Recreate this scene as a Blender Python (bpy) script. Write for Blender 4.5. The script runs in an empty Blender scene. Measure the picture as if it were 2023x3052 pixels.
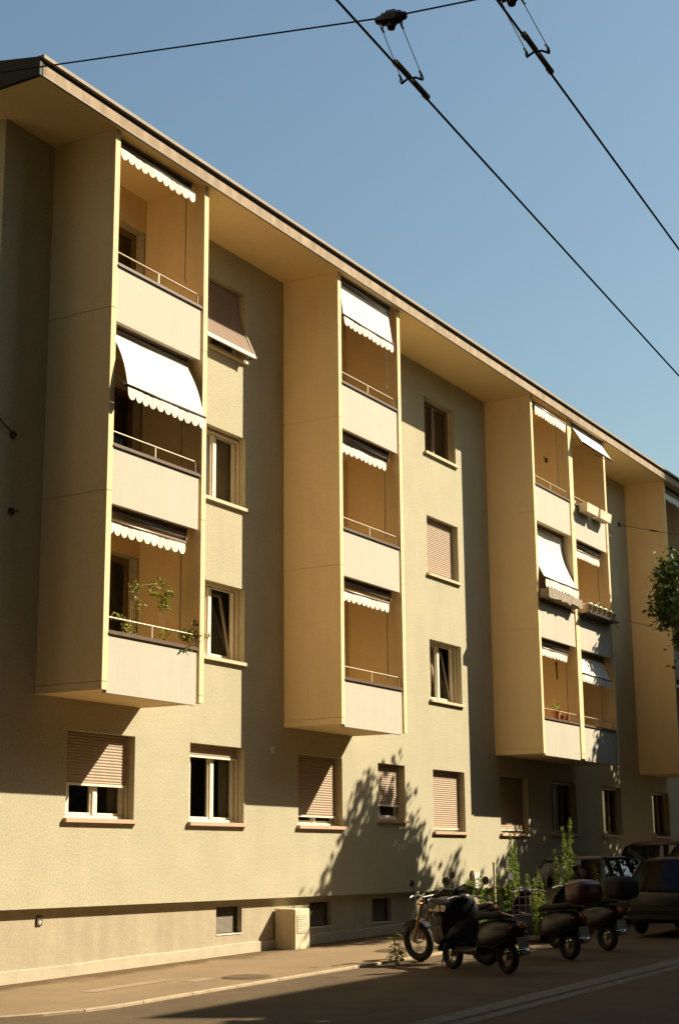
import bpy, math, random
from mathutils import Vector, Matrix
R = math.radians
random.seed(7)
scn = bpy.context.scene
COL = scn.collection

# ------------------------------------------------------------------ materials
MATS = {}
def mat(name, col, rough=0.8, vary=0.0, vscale=3.0, bump=0.0, bscale=60.0, metal=0.0, spec=0.35, streak=0.0, col2=None, speck=0.0, sscale=70.0):
    if name in MATS: return MATS[name]
    m = bpy.data.materials.new(name); m.use_nodes = True
    nt = m.node_tree; N = nt.nodes; L = nt.links
    b = N['Principled BSDF']
    b.inputs['Roughness'].default_value = rough
    b.inputs['Metallic'].default_value = metal
    b.inputs['Specular IOR Level'].default_value = spec
    c = (*col, 1)
    b.inputs['Base Color'].default_value = c
    tc = N.new('ShaderNodeTexCoord')
    if vary > 0 or streak > 0:
        nz = N.new('ShaderNodeTexNoise'); nz.inputs['Scale'].default_value = vscale
        nz.inputs['Detail'].default_value = 6; nz.inputs['Roughness'].default_value = 0.65
        L.new(tc.outputs['Object'], nz.inputs['Vector'])
        rp = N.new('ShaderNodeValToRGB')
        lo = tuple(x*(1-vary) for x in col); hi = col2 or tuple(min(1, x*(1+vary)) for x in col)
        rp.color_ramp.elements[0].position = 0.3; rp.color_ramp.elements[0].color = (*lo, 1)
        rp.color_ramp.elements[1].position = 0.7; rp.color_ramp.elements[1].color = (*hi, 1)
        L.new(nz.outputs['Fac'], rp.inputs['Fac'])
        out = rp.outputs['Color']
        if streak > 0:
            mp = N.new('ShaderNodeMapping'); mp.inputs['Scale'].default_value = (2.2, 2.2, 0.12)
            L.new(tc.outputs['Object'], mp.inputs['Vector'])
            n2 = N.new('ShaderNodeTexNoise'); n2.inputs['Scale'].default_value = 2.5; n2.inputs['Detail'].default_value = 5
            L.new(mp.outputs['Vector'], n2.inputs['Vector'])
            r2 = N.new('ShaderNodeValToRGB')
            r2.color_ramp.elements[0].position = 0.35; r2.color_ramp.elements[0].color = (1-streak, 1-streak*1.05, 1-streak*1.2, 1)
            r2.color_ramp.elements[1].position = 0.6; r2.color_ramp.elements[1].color = (1, 1, 1, 1)
            L.new(n2.outputs['Fac'], r2.inputs['Fac'])
            mx = N.new('ShaderNodeMix'); mx.data_type = 'RGBA'; mx.blend_type = 'MULTIPLY'; mx.inputs['Factor'].default_value = 1
            L.new(out, mx.inputs[6]); L.new(r2.outputs['Color'], mx.inputs[7]); out = mx.outputs[2]
        if speck > 0:
            n3 = N.new('ShaderNodeTexNoise'); n3.inputs['Scale'].default_value = sscale; n3.inputs['Detail'].default_value = 2; n3.inputs['Roughness'].default_value = .7
            L.new(tc.outputs['Object'], n3.inputs['Vector'])
            r3 = N.new('ShaderNodeValToRGB')
            r3.color_ramp.elements[0].position = .3; r3.color_ramp.elements[0].color = (1-speck, 1-speck*1.05, 1-speck*1.15, 1)
            r3.color_ramp.elements[1].position = .7; r3.color_ramp.elements[1].color = (1, 1, 1, 1)
            L.new(n3.outputs['Fac'], r3.inputs['Fac'])
            m3 = N.new('ShaderNodeMix'); m3.data_type = 'RGBA'; m3.blend_type = 'MULTIPLY'; m3.inputs['Factor'].default_value = 1
            L.new(out, m3.inputs[6]); L.new(r3.outputs['Color'], m3.inputs[7]); out = m3.outputs[2]
        L.new(out, b.inputs['Base Color'])
    if bump > 0:
        nb = N.new('ShaderNodeTexNoise'); nb.inputs['Scale'].default_value = bscale; nb.inputs['Detail'].default_value = 4
        L.new(tc.outputs['Object'], nb.inputs['Vector'])
        bp = N.new('ShaderNodeBump'); bp.inputs['Strength'].default_value = bump; bp.inputs['Distance'].default_value = 0.02
        L.new(nb.outputs['Fac'], bp.inputs['Height']); L.new(bp.outputs['Normal'], b.inputs['Normal'])
    MATS[name] = m
    return m

def leaf_mat(name, c1, c2, c3=None):
    m = bpy.data.materials.new(name); m.use_nodes = True
    nt = m.node_tree; N = nt.nodes; L = nt.links; b = N['Principled BSDF']
    tc = N.new('ShaderNodeTexCoord'); nz = N.new('ShaderNodeTexNoise'); nz.inputs['Scale'].default_value = 9
    L.new(tc.outputs['Object'], nz.inputs['Vector'])
    rp = N.new('ShaderNodeValToRGB'); rp.color_ramp.elements[0].position = .35; rp.color_ramp.elements[0].color = (*c1, 1)
    rp.color_ramp.elements[1].position = .65; rp.color_ramp.elements[1].color = (*c2, 1)
    L.new(nz.outputs['Fac'], rp.inputs['Fac']); L.new(rp.outputs['Color'], b.inputs['Base Color'])
    b.inputs['Roughness'].default_value = .5; b.inputs['Specular IOR Level'].default_value = .4
    tr = N.new('ShaderNodeBsdfTranslucent'); L.new(rp.outputs['Color'], tr.inputs['Color'])
    mx = N.new('ShaderNodeMixShader'); mx.inputs[0].default_value = .35
    L.new(b.outputs[0], mx.inputs[1]); L.new(tr.outputs[0], mx.inputs[2]); L.new(mx.outputs[0], N['Material Output'].inputs[0])
    return m

def glass_mat(name, tint, refl=1.5, rough=0.02):
    m = bpy.data.materials.new(name); m.use_nodes = True
    nt = m.node_tree; N = nt.nodes; L = nt.links; N.remove(N['Principled BSDF'])
    t = N.new('ShaderNodeBsdfTransparent'); t.inputs[0].default_value = (*tint, 1)
    g = N.new('ShaderNodeBsdfGlossy'); g.inputs['Roughness'].default_value = rough
    lw = N.new('ShaderNodeLayerWeight'); lw.inputs[0].default_value = .5
    pw = N.new('ShaderNodeMath'); pw.operation = 'POWER'; pw.inputs[1].default_value = 4.0; L.new(lw.outputs['Facing'], pw.inputs[0])
    f = N.new('ShaderNodeMath'); f.operation = 'MULTIPLY_ADD'; r0 = ((refl-1)/(refl+1))**2
    f.inputs[1].default_value = .9; f.inputs[2].default_value = r0; L.new(pw.outputs[0], f.inputs[0])
    tc = N.new('ShaderNodeTexCoord'); nz = N.new('ShaderNodeTexNoise'); nz.inputs['Scale'].default_value = 1.5
    L.new(tc.outputs['Object'], nz.inputs['Vector'])
    bp = N.new('ShaderNodeBump'); bp.inputs['Strength'].default_value = .05; bp.inputs['Distance'].default_value = .02
    L.new(nz.outputs['Fac'], bp.inputs['Height']); L.new(bp.outputs[0], g.inputs['Normal'])
    mx = N.new('ShaderNodeMixShader'); L.new(f.outputs[0], mx.inputs[0]); L.new(t.outputs[0], mx.inputs[1]); L.new(g.outputs[0], mx.inputs[2])
    L.new(mx.outputs[0], N['Material Output'].inputs[0])
    return m

M = dict(
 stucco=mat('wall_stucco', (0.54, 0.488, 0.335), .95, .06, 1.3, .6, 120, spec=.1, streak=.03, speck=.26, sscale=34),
 plinth=mat('plinth_render', (0.43, 0.365, 0.25), .95, .08, 2.0, .35, 70, spec=.1, streak=.08, speck=.16, sscale=50),
 base=mat('base_concrete', (0.46, 0.395, 0.275), .95, .12, 4, .4, 60, spec=.1),
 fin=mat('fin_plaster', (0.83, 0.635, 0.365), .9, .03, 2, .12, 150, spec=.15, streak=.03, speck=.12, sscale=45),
 panel=mat('panel_paint', (0.50, 0.455, 0.36), .75, .02, 2, .05, 120, spec=.2, streak=.03, speck=.08, sscale=45),
 soffit=mat('soffit_paint', (0.86, 0.66, 0.35), .9, .03, 1.2, .06, 90, spec=.15, speck=.12, sscale=45),
 fascia=mat('fascia_concrete', (0.37, 0.275, 0.18), .85, .16, 5, .2, 60, spec=.2, streak=.3),
 flash=mat('flashing_metal', (0.24, 0.185, 0.125), .7, .15, 4, .05, 40),
 verge=mat('verge_board', (0.010, 0.008, 0.006), .7, .2, 5),
 roof=mat('roof_covering', (0.09, 0.06, 0.045), .85, .2, 4, .2, 30),
 cap=mat('cap_rail_wood', (0.10, 0.055, 0.028), .55, .2, 6),
 rail=mat('rail_metal', (0.40, 0.32, 0.21), .4, .05, 9, metal=.2),
 shutter=mat('shutter_slat', (0.37, 0.265, 0.17), .65, .06, 7, spec=.3),
 white=mat('white_paint', (0.80, 0.70, 0.53), .5, .03, 5, spec=.4),
 frame=mat('frame_paint', (0.55, 0.43, 0.29), .5, .05, 6),
 brownframe=mat('door_frame_paint', (0.20, 0.115, 0.05), .5, .08, 6),
 sill=mat('sill_stone', (0.52, 0.33, 0.22), .8, .1, 9, .2, 60),
 usill=mat('upper_sill_metal', (0.58, 0.46, 0.29), .6, .06, 8),
 fabric=mat('awning_fabric', (0.72, 0.67, 0.575), .9, .04, 3, .08, 300, spec=.1, streak=.07),
 dark=mat('dark_metal', (0.045, 0.035, 0.03), .5, .2, 9, metal=.3),
 grey=mat('grey_metal', (0.20, 0.165, 0.13), .45, .1, 9, metal=.4),
 curtain=mat('curtain_cloth', (0.55, 0.48, 0.34), .95, .05, 9),
 black=mat('black_paint', (0.009, 0.008, 0.007), .35, .2, 6, spec=.4),
 rubber=mat('tyre_rubber', (0.015, 0.014, 0.013), .85, .2, 20),
 chrome=mat('chrome_metal', (0.6, 0.58, 0.55), .18, .03, 9, metal=1),
 gold=mat('fork_gold', (0.22, 0.14, 0.05), .35, .1, 15, metal=.8),
 room=mat('room_dark', (0.03, 0.025, 0.02), .95, .2, 2),
 red=mat('red_lens', (0.45, 0.03, 0.015), .25, .1, 9),
 orange=mat('orange_lens', (0.65, 0.2, 0.03), .25, .1, 9),
 plate=mat('plate_white', (0.3, 0.285, 0.25), .5, .05, 9),
 terracotta=mat('terracotta', (0.42, 0.17, 0.08), .85, .15, 12, .2, 60),
 wood=mat('grey_wood', (0.30, 0.24, 0.17), .9, .35, 14, .3, 60),
 bark=mat('bark', (0.10, 0.075, 0.05), .95, .3, 8, .8, 30),
 maroon=mat('maroon_case', (0.055, 0.007, 0.011), .35, .1, 6, spec=.5),
 darkcar=mat('dark_car_paint', (0.012, 0.011, 0.011), .35, .1, 3, spec=.3),
 browncar=mat('bronze_car_paint', (0.05, 0.03, 0.017), .35, .1, 3, metal=.2, spec=.5),
 redcar=mat('brown_car_paint', (0.07, 0.032, 0.018), .35, .1, 3, metal=.2, spec=.5),
 stem=mat('weed_stem', (0.16, 0.15, 0.05), .8, .2, 9),
 concrete=mat('cabinet_concrete', (0.62, 0.52, 0.35), .9, .08, 6, .25, 80, streak=.15),
 iron=mat('cast_iron', (0.16, 0.115, 0.075), .7, .2, 12, .3, 50, metal=.3),
 opp=mat('opposite_render', (0.22, 0.185, 0.13), .95, .12, 1.5, .3, 60),
 copper=mat('copper_wire', (0.035, 0.028, 0.022), .45, .1, 30, metal=.5),
 bronze=mat('bronze_clamp', (0.40, 0.30, 0.18), .5, .25, 30, metal=.2),
 steel=mat('steel_wire', (0.40, 0.33, 0.27), .4, .1, 30, metal=.7),
 porc=mat('brown_porcelain', (0.05, 0.03, 0.02), .3, .2, 20, spec=.5),
)
M['leaf'] = leaf_mat('maple_leaf', (0.022, 0.040, 0.010), (0.075, 0.105, 0.022))
M['weed'] = leaf_mat('weed_leaf', (0.09, 0.15, 0.015), (0.27, 0.36, 0.045))
M['pot_leaf'] = leaf_mat('balcony_leaf', (0.09, 0.115, 0.012), (0.33, 0.31, 0.03))
M['glass'] = glass_mat('window_glass', (0.55, 0.55, 0.5))
M['carglass'] = glass_mat('car_glass', (0.30, 0.31, 0.31))
M['privacy'] = glass_mat('tinted_car_glass', (0.03, 0.03, 0.03), 1.4, .12)
M['mirror'] = mat('mirror_glass', (0.55, 0.62, 0.7), .05, 0, metal=1)

# ------------------------------------------------------------------ mesh builder
class MB:
    def __init__(s): s.v = []; s.f = []; s.sm = False
    def quad(s, a, b, c, d): n = len(s.v); s.v += [a, b, c, d]; s.f.append((n, n+1, n+2, n+3)); return s
    def tri(s, a, b, c): n = len(s.v); s.v += [a, b, c]; s.f.append((n, n+1, n+2)); return s
    def box(s, x0, x1, y0, y1, z0, z1):
        n = len(s.v)
        s.v += [(x0,y0,z0),(x1,y0,z0),(x1,y1,z0),(x0,y1,z0),(x0,y0,z1),(x1,y0,z1),(x1,y1,z1),(x0,y1,z1)]
        s.f += [tuple(n+i for i in q) for q in ((0,3,2,1),(4,5,6,7),(0,1,5,4),(1,2,6,5),(2,3,7,6),(3,0,4,7))]
        return s
    def loft(s, rings, cap=True, close=True):
        n0 = len(s.v); k = len(rings[0])
        for r in rings: s.v += [tuple(p) for p in r]
        for i in range(len(rings)-1):
            for j in range(k if close else k-1):
                a = n0+i*k+j; b = n0+i*k+(j+1) % k
                s.f.append((a, b, b+k, a+k))
        if cap and close:
            s.f.append(tuple(n0+j for j in reversed(range(k)))); s.f.append(tuple(n0+(len(rings)-1)*k+j for j in range(k)))
        return s
    def tube(s, pts, r, n=8, cap=True):
        pts = [Vector(p) for p in pts]; rs = r if isinstance(r, (list, tuple)) else [r]*len(pts)
        rings = []; up = None
        for i, p in enumerate(pts):
            d = (pts[min(i+1, len(pts)-1)] - pts[max(i-1, 0)]).normalized()
            if up is None: up = Vector((0,0,1)) if abs(d.z) < .9 else Vector((1,0,0))
            a = d.cross(up).normalized(); b = a.cross(d).normalized(); up = b
            rings.append([p + (a*math.cos(t)+b*math.sin(t))*rs[i] for t in [2*math.pi*k/n for k in range(n)]])
        return s.loft(rings, cap)
    def ell(s, c, rx, ry, rz, nu=14, nv=8, e=1.0):
        def P(v, p): return math.copysign(abs(v)**p, v)
        rings = []
        for i in range(nv+1):
            t = -math.pi/2+math.pi*i/nv; t = max(-1.56, min(1.56, t))
            rings.append([(c[0]+rx*P(math.cos(t),e)*P(math.cos(u),e), c[1]+ry*P(math.cos(t),e)*P(math.sin(u),e), c[2]+rz*P(math.sin(t),e)) for u in [2*math.pi*k/nu for k in range(nu)]])
        return s.loft(rings)
    def lathe(s, c, prof, axis='z', n=16):
        rings = []
        for r, h in prof:
            ring = []
            for k in range(n):
                t = 2*math.pi*k/n; a, b = r*math.cos(t), r*math.sin(t)
                ring.append({'z': (c[0]+a, c[1]+b, c[2]+h), 'y': (c[0]+b, c[1]+h, c[2]+a), 'x': (c[0]+h, c[1]+a, c[2]+b)}[axis])
            rings.append(ring)
        return s.loft(rings)
    def torus(s, c, R_, r, axis='y', n=24, m=8):
        n0 = len(s.v)
        for i in range(n):
            t = 2*math.pi*i/n
            for j in range(m):
                u = 2*math.pi*j/m; q = R_+r*math.cos(u); h = r*math.sin(u); a, b = q*math.cos(t), q*math.sin(t)
                s.v.append({'y': (c[0]+a, c[1]+h, c[2]+b), 'z': (c[0]+a, c[1]+b, c[2]+h), 'x': (c[0]+h, c[1]+a, c[2]+b)}[axis])
        for i in range(n):
            for j in range(m):
                s.f.append((n0+i*m+j, n0+((i+1) % n)*m+j, n0+((i+1) % n)*m+(j+1) % m, n0+i*m+(j+1) % m))
        return s
    def leaf(s, p, d, up, L, W):
        d = Vector(d).normalized(); a = d.cross(Vector(up))
        a = a.normalized() if a.length > 1e-4 else Vector((1,0,0)); nrm = a.cross(d)
        p = Vector(p); n = len(s.v)
        s.v += [tuple(p), tuple(p+d*L*.45+a*W*.5+nrm*W*.12), tuple(p+d*L-nrm*L*.1), tuple(p+d*L*.45-a*W*.5+nrm*W*.12)]
        s.f += [(n, n+1, n+2), (n, n+2, n+3)]
        return s
    def smooth(s): s.sm = True; return s

def mesh_obj(name, mb, m, T=(0,0,0)):
    me = bpy.data.meshes.new(name)
    me.from_pydata([(v[0]-T[0], v[1]-T[1], v[2]-T[2]) for v in mb.v], [], mb.f)
    me.materials.append(m); me.validate()
    if mb.sm:
        me.polygons.foreach_set('use_smooth', [True]*len(me.polygons))
    o = bpy.data.objects.new(name, me); COL.objects.link(o)
    return o
ROOT_T = {}
def thing(name, label, cat, loc=(0,0,0), rz=0, group=None):
    o = bpy.data.objects.new(name, None); COL.objects.link(o); o.empty_display_size = .2
    o.location = loc; o.rotation_euler = (0,0,rz); o['label'] = label; o['category'] = cat; o['kind'] = 'thing'
    if group: o['group'] = group
    ROOT_T[o.name] = (0,0,0)
    return o
def world_thing(name, label, cat, loc, group=None):
    o = thing(name, label, cat, loc, 0, group); ROOT_T[o.name] = tuple(loc); return o
def part(name, mb, m, parent, label=None):
    T = ROOT_T[parent.name]
    o = mesh_obj(name, mb, m, T); o.parent = parent; ROOT_T[o.name] = T
    if label: o['label'] = label
    return o
def solo(name, mb, m, label, cat, group=None, T=None):
    if T is None:
        xs = [v[0] for v in mb.v]; ys = [v[1] for v in mb.v]; zs = [v[2] for v in mb.v]
        T = ((min(xs)+max(xs))/2, (min(ys)+max(ys))/2, min(zs))
    o = mesh_obj(name, mb, m, T); o.location = T; o['label'] = label; o['category'] = cat; o['kind'] = 'thing'
    if group: o['group'] = group
    return o
def setting(name, mb, m, kind='structure', label=None, cat=None):
    o = mesh_obj(name, mb, m); o['kind'] = kind
    o['label'] = label or name.replace('_', ' '); o['category'] = cat or name.replace('_', ' ')
    return o
def copy_tree(o, parent=None):
    c = o.copy(); COL.objects.link(c)
    if parent: c.parent = parent
    for ch in list(o.children): copy_tree(ch, c)
    return c

# ------------------------------------------------------------------ camera
f_px = 4499.6; yaw, pitch, roll = 1.0454, 0.2285, -0.0096
cy, sy, cp, sp = math.cos(yaw), math.sin(yaw), math.cos(pitch), math.sin(pitch)
fwd = Vector((sy*cp, cy*cp, sp)); rt = Vector((cy, -sy, 0)); up = rt.cross(fwd)
r2 = math.cos(roll)*rt + math.sin(roll)*up; u2 = -math.sin(roll)*rt + math.cos(roll)*up
cam = bpy.data.cameras.new('camera'); co = bpy.data.objects.new('camera', cam); COL.objects.link(co)
co.matrix_world = Matrix(((r2.x, u2.x, -fwd.x, 0), (r2.y, u2.y, -fwd.y, -14.42), (r2.z, u2.z, -fwd.z, 1.2812), (0,0,0,1)))
cam.sensor_fit = 'VERTICAL'; cam.sensor_height = 36; cam.sensor_width = 36; cam.lens = f_px/3052*36
cam.clip_start = .1; cam.clip_end = 3000
scn.camera = co

# ------------------------------------------------------------------ light
SUN = Vector((1.151, -1, 1.15)).normalized()
sl = bpy.data.lights.new('sun', 'SUN'); so = bpy.data.objects.new('sun', sl); COL.objects.link(so)
sl.energy = 5.0; sl.angle = R(.5); sl.color = (1.0, .885, .69)
so.location = (40, -30, 40)
so.rotation_euler = (-SUN).to_track_quat('-Z', 'Y').to_euler()
w = bpy.data.worlds.new('World'); scn.world = w; w.use_nodes = True
wn = w.node_tree; bg = wn.nodes['Background']
sk = wn.nodes.new('ShaderNodeTexSky'); sk.sky_type = 'NISHITA'; sk.sun_disc = False
sk.sun_elevation = math.asin(SUN.z); sk.sun_rotation = math.atan2(SUN.x, SUN.y)
sk.air_density = 1.5; sk.dust_density = 1.2; sk.ozone_density = 1.0
tint = wn.nodes.new('ShaderNodeMix'); tint.data_type = 'RGBA'; tint.blend_type = 'MULTIPLY'; tint.inputs[0].default_value = 1
tint.inputs[7].default_value = (.90, .99, .97, 1); wn.links.new(sk.outputs[0], tint.inputs[6]); wn.links.new(tint.outputs[2], bg.inputs[0]); bg.inputs[1].default_value = .05
scn.view_settings.view_transform = 'Standard'; scn.view_settings.look = 'None'
scn.view_settings.exposure = 1.16; scn.view_settings.gamma = 1.0

# ------------------------------------------------------------------ ground
def gz(x): return -0.585 + 0.0178*max(-30, min(80, x))
def sheet(x0, x1, y0, y1, dz, nx=1):
    mb = MB(); xs = sorted(set([x0, x1] + [x for x in (-30, 80) if x0 < x < x1]))
    for a, b in zip(xs, xs[1:]):
        mb.quad((a, y0, gz(a)+dz), (b, y0, gz(b)+dz), (b, y1, gz(b)+dz), (a, y1, gz(a)+dz))
    return mb
asphalt = mat('asphalt', (0.135, 0.095, 0.055), .92, .2, .9, .5, 140, spec=.12, speck=.3, sscale=60)
road = setting('road', sheet(-500, 900, -600, 600, 0), asphalt, label='brown asphalt street surface', cat='road')
# pavement: asphalt walk with a dirt band at the foot of the wall
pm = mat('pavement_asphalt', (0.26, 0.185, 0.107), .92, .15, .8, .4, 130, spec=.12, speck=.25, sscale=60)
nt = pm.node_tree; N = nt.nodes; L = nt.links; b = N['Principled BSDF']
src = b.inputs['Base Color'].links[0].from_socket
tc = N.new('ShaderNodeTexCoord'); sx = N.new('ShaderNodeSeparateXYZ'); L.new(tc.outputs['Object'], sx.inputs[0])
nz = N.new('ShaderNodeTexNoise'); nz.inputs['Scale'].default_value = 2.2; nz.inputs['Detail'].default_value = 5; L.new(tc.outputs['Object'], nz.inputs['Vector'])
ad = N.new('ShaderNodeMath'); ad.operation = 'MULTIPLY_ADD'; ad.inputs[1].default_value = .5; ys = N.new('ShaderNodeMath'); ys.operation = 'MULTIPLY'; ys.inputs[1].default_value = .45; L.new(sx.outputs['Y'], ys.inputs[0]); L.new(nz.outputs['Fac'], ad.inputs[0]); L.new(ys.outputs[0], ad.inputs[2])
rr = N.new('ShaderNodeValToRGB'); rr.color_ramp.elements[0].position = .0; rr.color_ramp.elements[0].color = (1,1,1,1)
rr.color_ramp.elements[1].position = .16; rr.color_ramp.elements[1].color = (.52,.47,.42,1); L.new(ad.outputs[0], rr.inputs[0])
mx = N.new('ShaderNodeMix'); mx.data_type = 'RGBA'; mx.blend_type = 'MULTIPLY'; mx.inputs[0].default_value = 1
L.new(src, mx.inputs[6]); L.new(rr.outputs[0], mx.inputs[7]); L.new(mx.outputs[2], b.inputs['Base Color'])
def ky(x): return -3.0 + min(1.7, .22*max(0, 14.6-x)**2) + .03*math.sin(x*.45)
pvm = MB(); kb = MB()
for i in range(130):
    for (a, b_) in ((-60+i, -59.5+i), (-59.5+i, -59+i)):
        pvm.quad((a, ky(a)+.055, gz(a)+.032), (b_, ky(b_)+.055, gz(b_)+.032), (b_, .5, gz(b_)+.032), (a, .5, gz(a)+.032))
    for (x, x2) in ((-60+i+.006, -59.5+i), (-59.5+i, -59+i-.006)):
        n = len(kb.v)
        for xx in (x, x2):
            g = gz(xx); y = ky(xx)
            kb.v += [(xx, y, g-.05), (xx, y, g+.026), (xx, y+.008, g+.034), (xx, y+.06, g+.036), (xx, y+.06, g-.05)]
        for q in range(4): kb.f.append((n+q, n+5+q, n+6+q, n+q+1))
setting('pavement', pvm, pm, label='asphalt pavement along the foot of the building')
setting('kerb', kb, mat('kerb_stone', (0.35, 0.27, 0.17), .9, .2, 5, .3, 60), label='low pale kerb between pavement and street')
mk = sheet(-60, 90, -7.14, -6.84, .004)
mk2 = sheet(-60, 90, -7.42, -7.24, .004)
mk.v += mk2.v; mk.f += [tuple(i+len(mk.v)-len(mk2.v) for i in q) for q in mk2.f]
setting('road_marking', mk, mat('worn_marking', (0.13, 0.115, 0.09), .9, .4, 7, .2, 80), label='pair of worn pale lines along the lane edge', cat='road marking')
tk = MB()
for (a, b_, c, d) in ((15.6, 17.4, -1.75, -1.45), (17.2, 17.75, -2.2, -1.9)):
    tk.quad((a, c, gz(a)+.036), (b_, c+.05, gz(b_)+.036), (b_, d, gz(b_)+.036), (a, d-.05, gz(a)+.036))
setting('pavement_patch', tk, mat('patch_asphalt', (0.275, 0.20, 0.12), .95, .15, 3, .3, 90), label='paler repaired asphalt patches on the pavement', cat='pavement')

# ------------------------------------------------------------------ apartment building
BL = world_thing('apartment_building', 'long cream four-storey apartment block with projecting balcony towers under a deep flat eave', 'building', (28, 0, 0))
ZS = 12.034; D = 1.187; XB0, XB1 = 15.2, 52.0
FL = (3.735, 6.465, 9.214); CE = (6.315, 9.063, ZS)
holes = []     # x0,x1,z0,z1
GF = [(17.0, 18.58, 1.95, 3.2), (20.01, 21.57, 1.95, 3.2), (23.31, 24.88, 1.95, 3.2), (26.27, 27.40, 2.11, 3.19),
      (28.66, 30.18, 1.91, 3.18), (32.02, 33.62, 1.91, 3.2), (35.07, 36.69, 1.95, 3.2), (38.45, 40.0, 1.95, 3.2), (42.5, 44.05, 1.95, 3.2)]
UA = [(20.0, 21.56, z, z+1.28) for z in (4.65, 7.37, 10.09)]
UB = [(28.64, 30.18, z, z+1.28) for z in (4.65, 7.37, 10.09)]
holes += GF + UA + UB
towers = [(16.28, 18.69), (22.84, 25.28), (31.84, 34.29), (34.29, 36.745), (41.6, 44.05)]
doors = []
for i, (a, b) in enumerate(towers):
    for k in range(3):
        d0, d1 = (a+.7, b-.115) if i in (0,) else (a+.35, b-1.05)
        if i == 3: d0, d1 = a+.3, b-1.15
        doors.append((d0, d1, FL[k]+.01, FL[k]+2.25)); holes.append(doors[-1])
xs = sorted(set([XB0, XB1] + [h[0] for h in holes] + [h[1] for h in holes]))
zs = sorted(set([.708, ZS+.05] + [h[2] for h in holes] + [h[3] for h in holes]))
wb = MB(); vid = {}
def V_(x, z):
    if (x, z) not in vid: vid[(x, z)] = len(wb.v); wb.v.append((x, 0, z))
    return vid[(x, z)]
for i in range(len(xs)-1):
    for j in range(len(zs)-1):
        cx_, cz_ = (xs[i]+xs[i+1])/2, (zs[j]+zs[j+1])/2
        if any(h[0] < cx_ < h[1] and h[2] < cz_ < h[3] for h in holes): continue
        wb.f.append((V_(xs[i], zs[j]), V_(xs[i+1], zs[j]), V_(xs[i+1], zs[j+1]), V_(xs[i], zs[j+1])))
for x0, x1, z0, z1 in holes:
    y = .32
    wb.quad((x0,0,z0),(x0,0,z1),(x0,y,z1),(x0,y,z0)); wb.quad((x1,0,z1),(x1,0,z0),(x1,y,z0),(x1,y,z1))
    wb.quad((x0,0,z1),(x1,0,z1),(x1,y,z1),(x0,y,z1)); wb.quad((x1,0,z0),(x0,0,z0),(x0,y,z0),(x1,y,z0))
# gable ends, back, underside lip
wb.quad((XB0,0,.708),(XB0,0,ZS+.05),(XB0,10,ZS+.05),(XB0,10,.708)); wb.quad((XB1,0,.708),(XB1,10,.708),(XB1,10,ZS+.05),(XB1,0,ZS+.05))
wb.quad((XB1,10,-.6),(XB0,10,-.6),(XB0,10,ZS),(XB1,10,ZS)); wb.quad((XB0,0,.708),(XB0,.16,.708),(XB1,.16,.708),(XB1,0,.708))
part('wall', wb, M['stucco'], BL)
PY = .13
BW = [(20.97, 21.72), (23.90, 24.66), (26.2, 26.97), (28.9, 29.7), (32.3, 33.1)]
pb = MB(); px = [XB0+.1]
for a, b in BW: px += [a, b]
px.append(XB1)
for i in range(0, len(px)-1):
    a, b = px[i], px[i+1]
    if i % 2 == 0: pb.quad((a,PY,-.7),(b,PY,-.7),(b,PY,.72),(a,PY,.72))
    else:
        z0, z1 = .15, .60
        pb.quad((a,PY,-.7),(b,PY,-.7),(b,PY,z0),(a,PY,z0)); pb.quad((a,PY,z1),(b,PY,z1),(b,PY,.72),(a,PY,.72))
        y = PY+.15
        pb.quad((a,PY,z0),(a,PY,z1),(a,y,z1),(a,y,z0)); pb.quad((b,PY,z1),(b,PY,z0),(b,y,z0),(b,y,z1))
        pb.quad((a,PY,z1),(b,PY,z1),(b,y,z1),(a,y,z1)); pb.quad((b,PY,z0),(a,PY,z0),(a,y,z0),(b,y,z0))
pb.quad((XB0+.1,PY,-.7),(XB0+.1,PY,.72),(XB0+.1,10,.72),(XB0+.1,10,-.7))
part('plinth', pb, M['plinth'], BL)
bb = MB(); n = 80
for i in range(n):
    a, b = XB0+.1+(XB1-XB0)*i/n, XB0+.1+(XB1-XB0)*(i+1)/n
    ya, yb = PY-.028, PY-.028
    za, zb = gz(a)+.19+.006*math.sin(a*2.1), gz(b)+.19+.006*math.sin(b*2.1)
    bb.quad((a,ya,-.75),(b,yb,-.75),(b,yb,zb),(a,ya,za)); bb.quad((a,ya,za),(b,yb,zb),(b,PY+.01,zb+.012),(a,PY+.01,za+.012))
part('base_course', bb, M['base'], BL)
for i, (a, b) in enumerate(BW):
    fr = part('basement_window', MB().box(a,a+.05,PY+.09,PY+.13,.15,.60).box(b-.05,b,PY+.09,PY+.13,.15,.60).box(a+.05,b-.05,PY+.09,PY+.13,.55,.60).box(a+.05,b-.05,PY+.09,PY+.13,.15,.19), M['dark'], BL)
    g = MB().quad((a+.05,PY+.125,.19),(b-.05,PY+.125,.19),(b-.05,PY+.125,.55),(a+.05,PY+.125,.55))
    k = 0
    while .19+k*.018 < .54:
        z = .19+k*.018; g.quad((a+.05,PY+.10,z),(b-.05,PY+.10,z),(b-.05,PY+.112,z+.012),(a+.05,PY+.112,z+.012)); k += 1
    part('grille', g, mat('grille_metal', (0.19,0.155,0.105), .6, .1, 9, metal=.2), fr)
    part('sill', MB().box(a+.002,b-.002,PY-.012,PY+.09,.152,.168), M['white'], fr)
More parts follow.
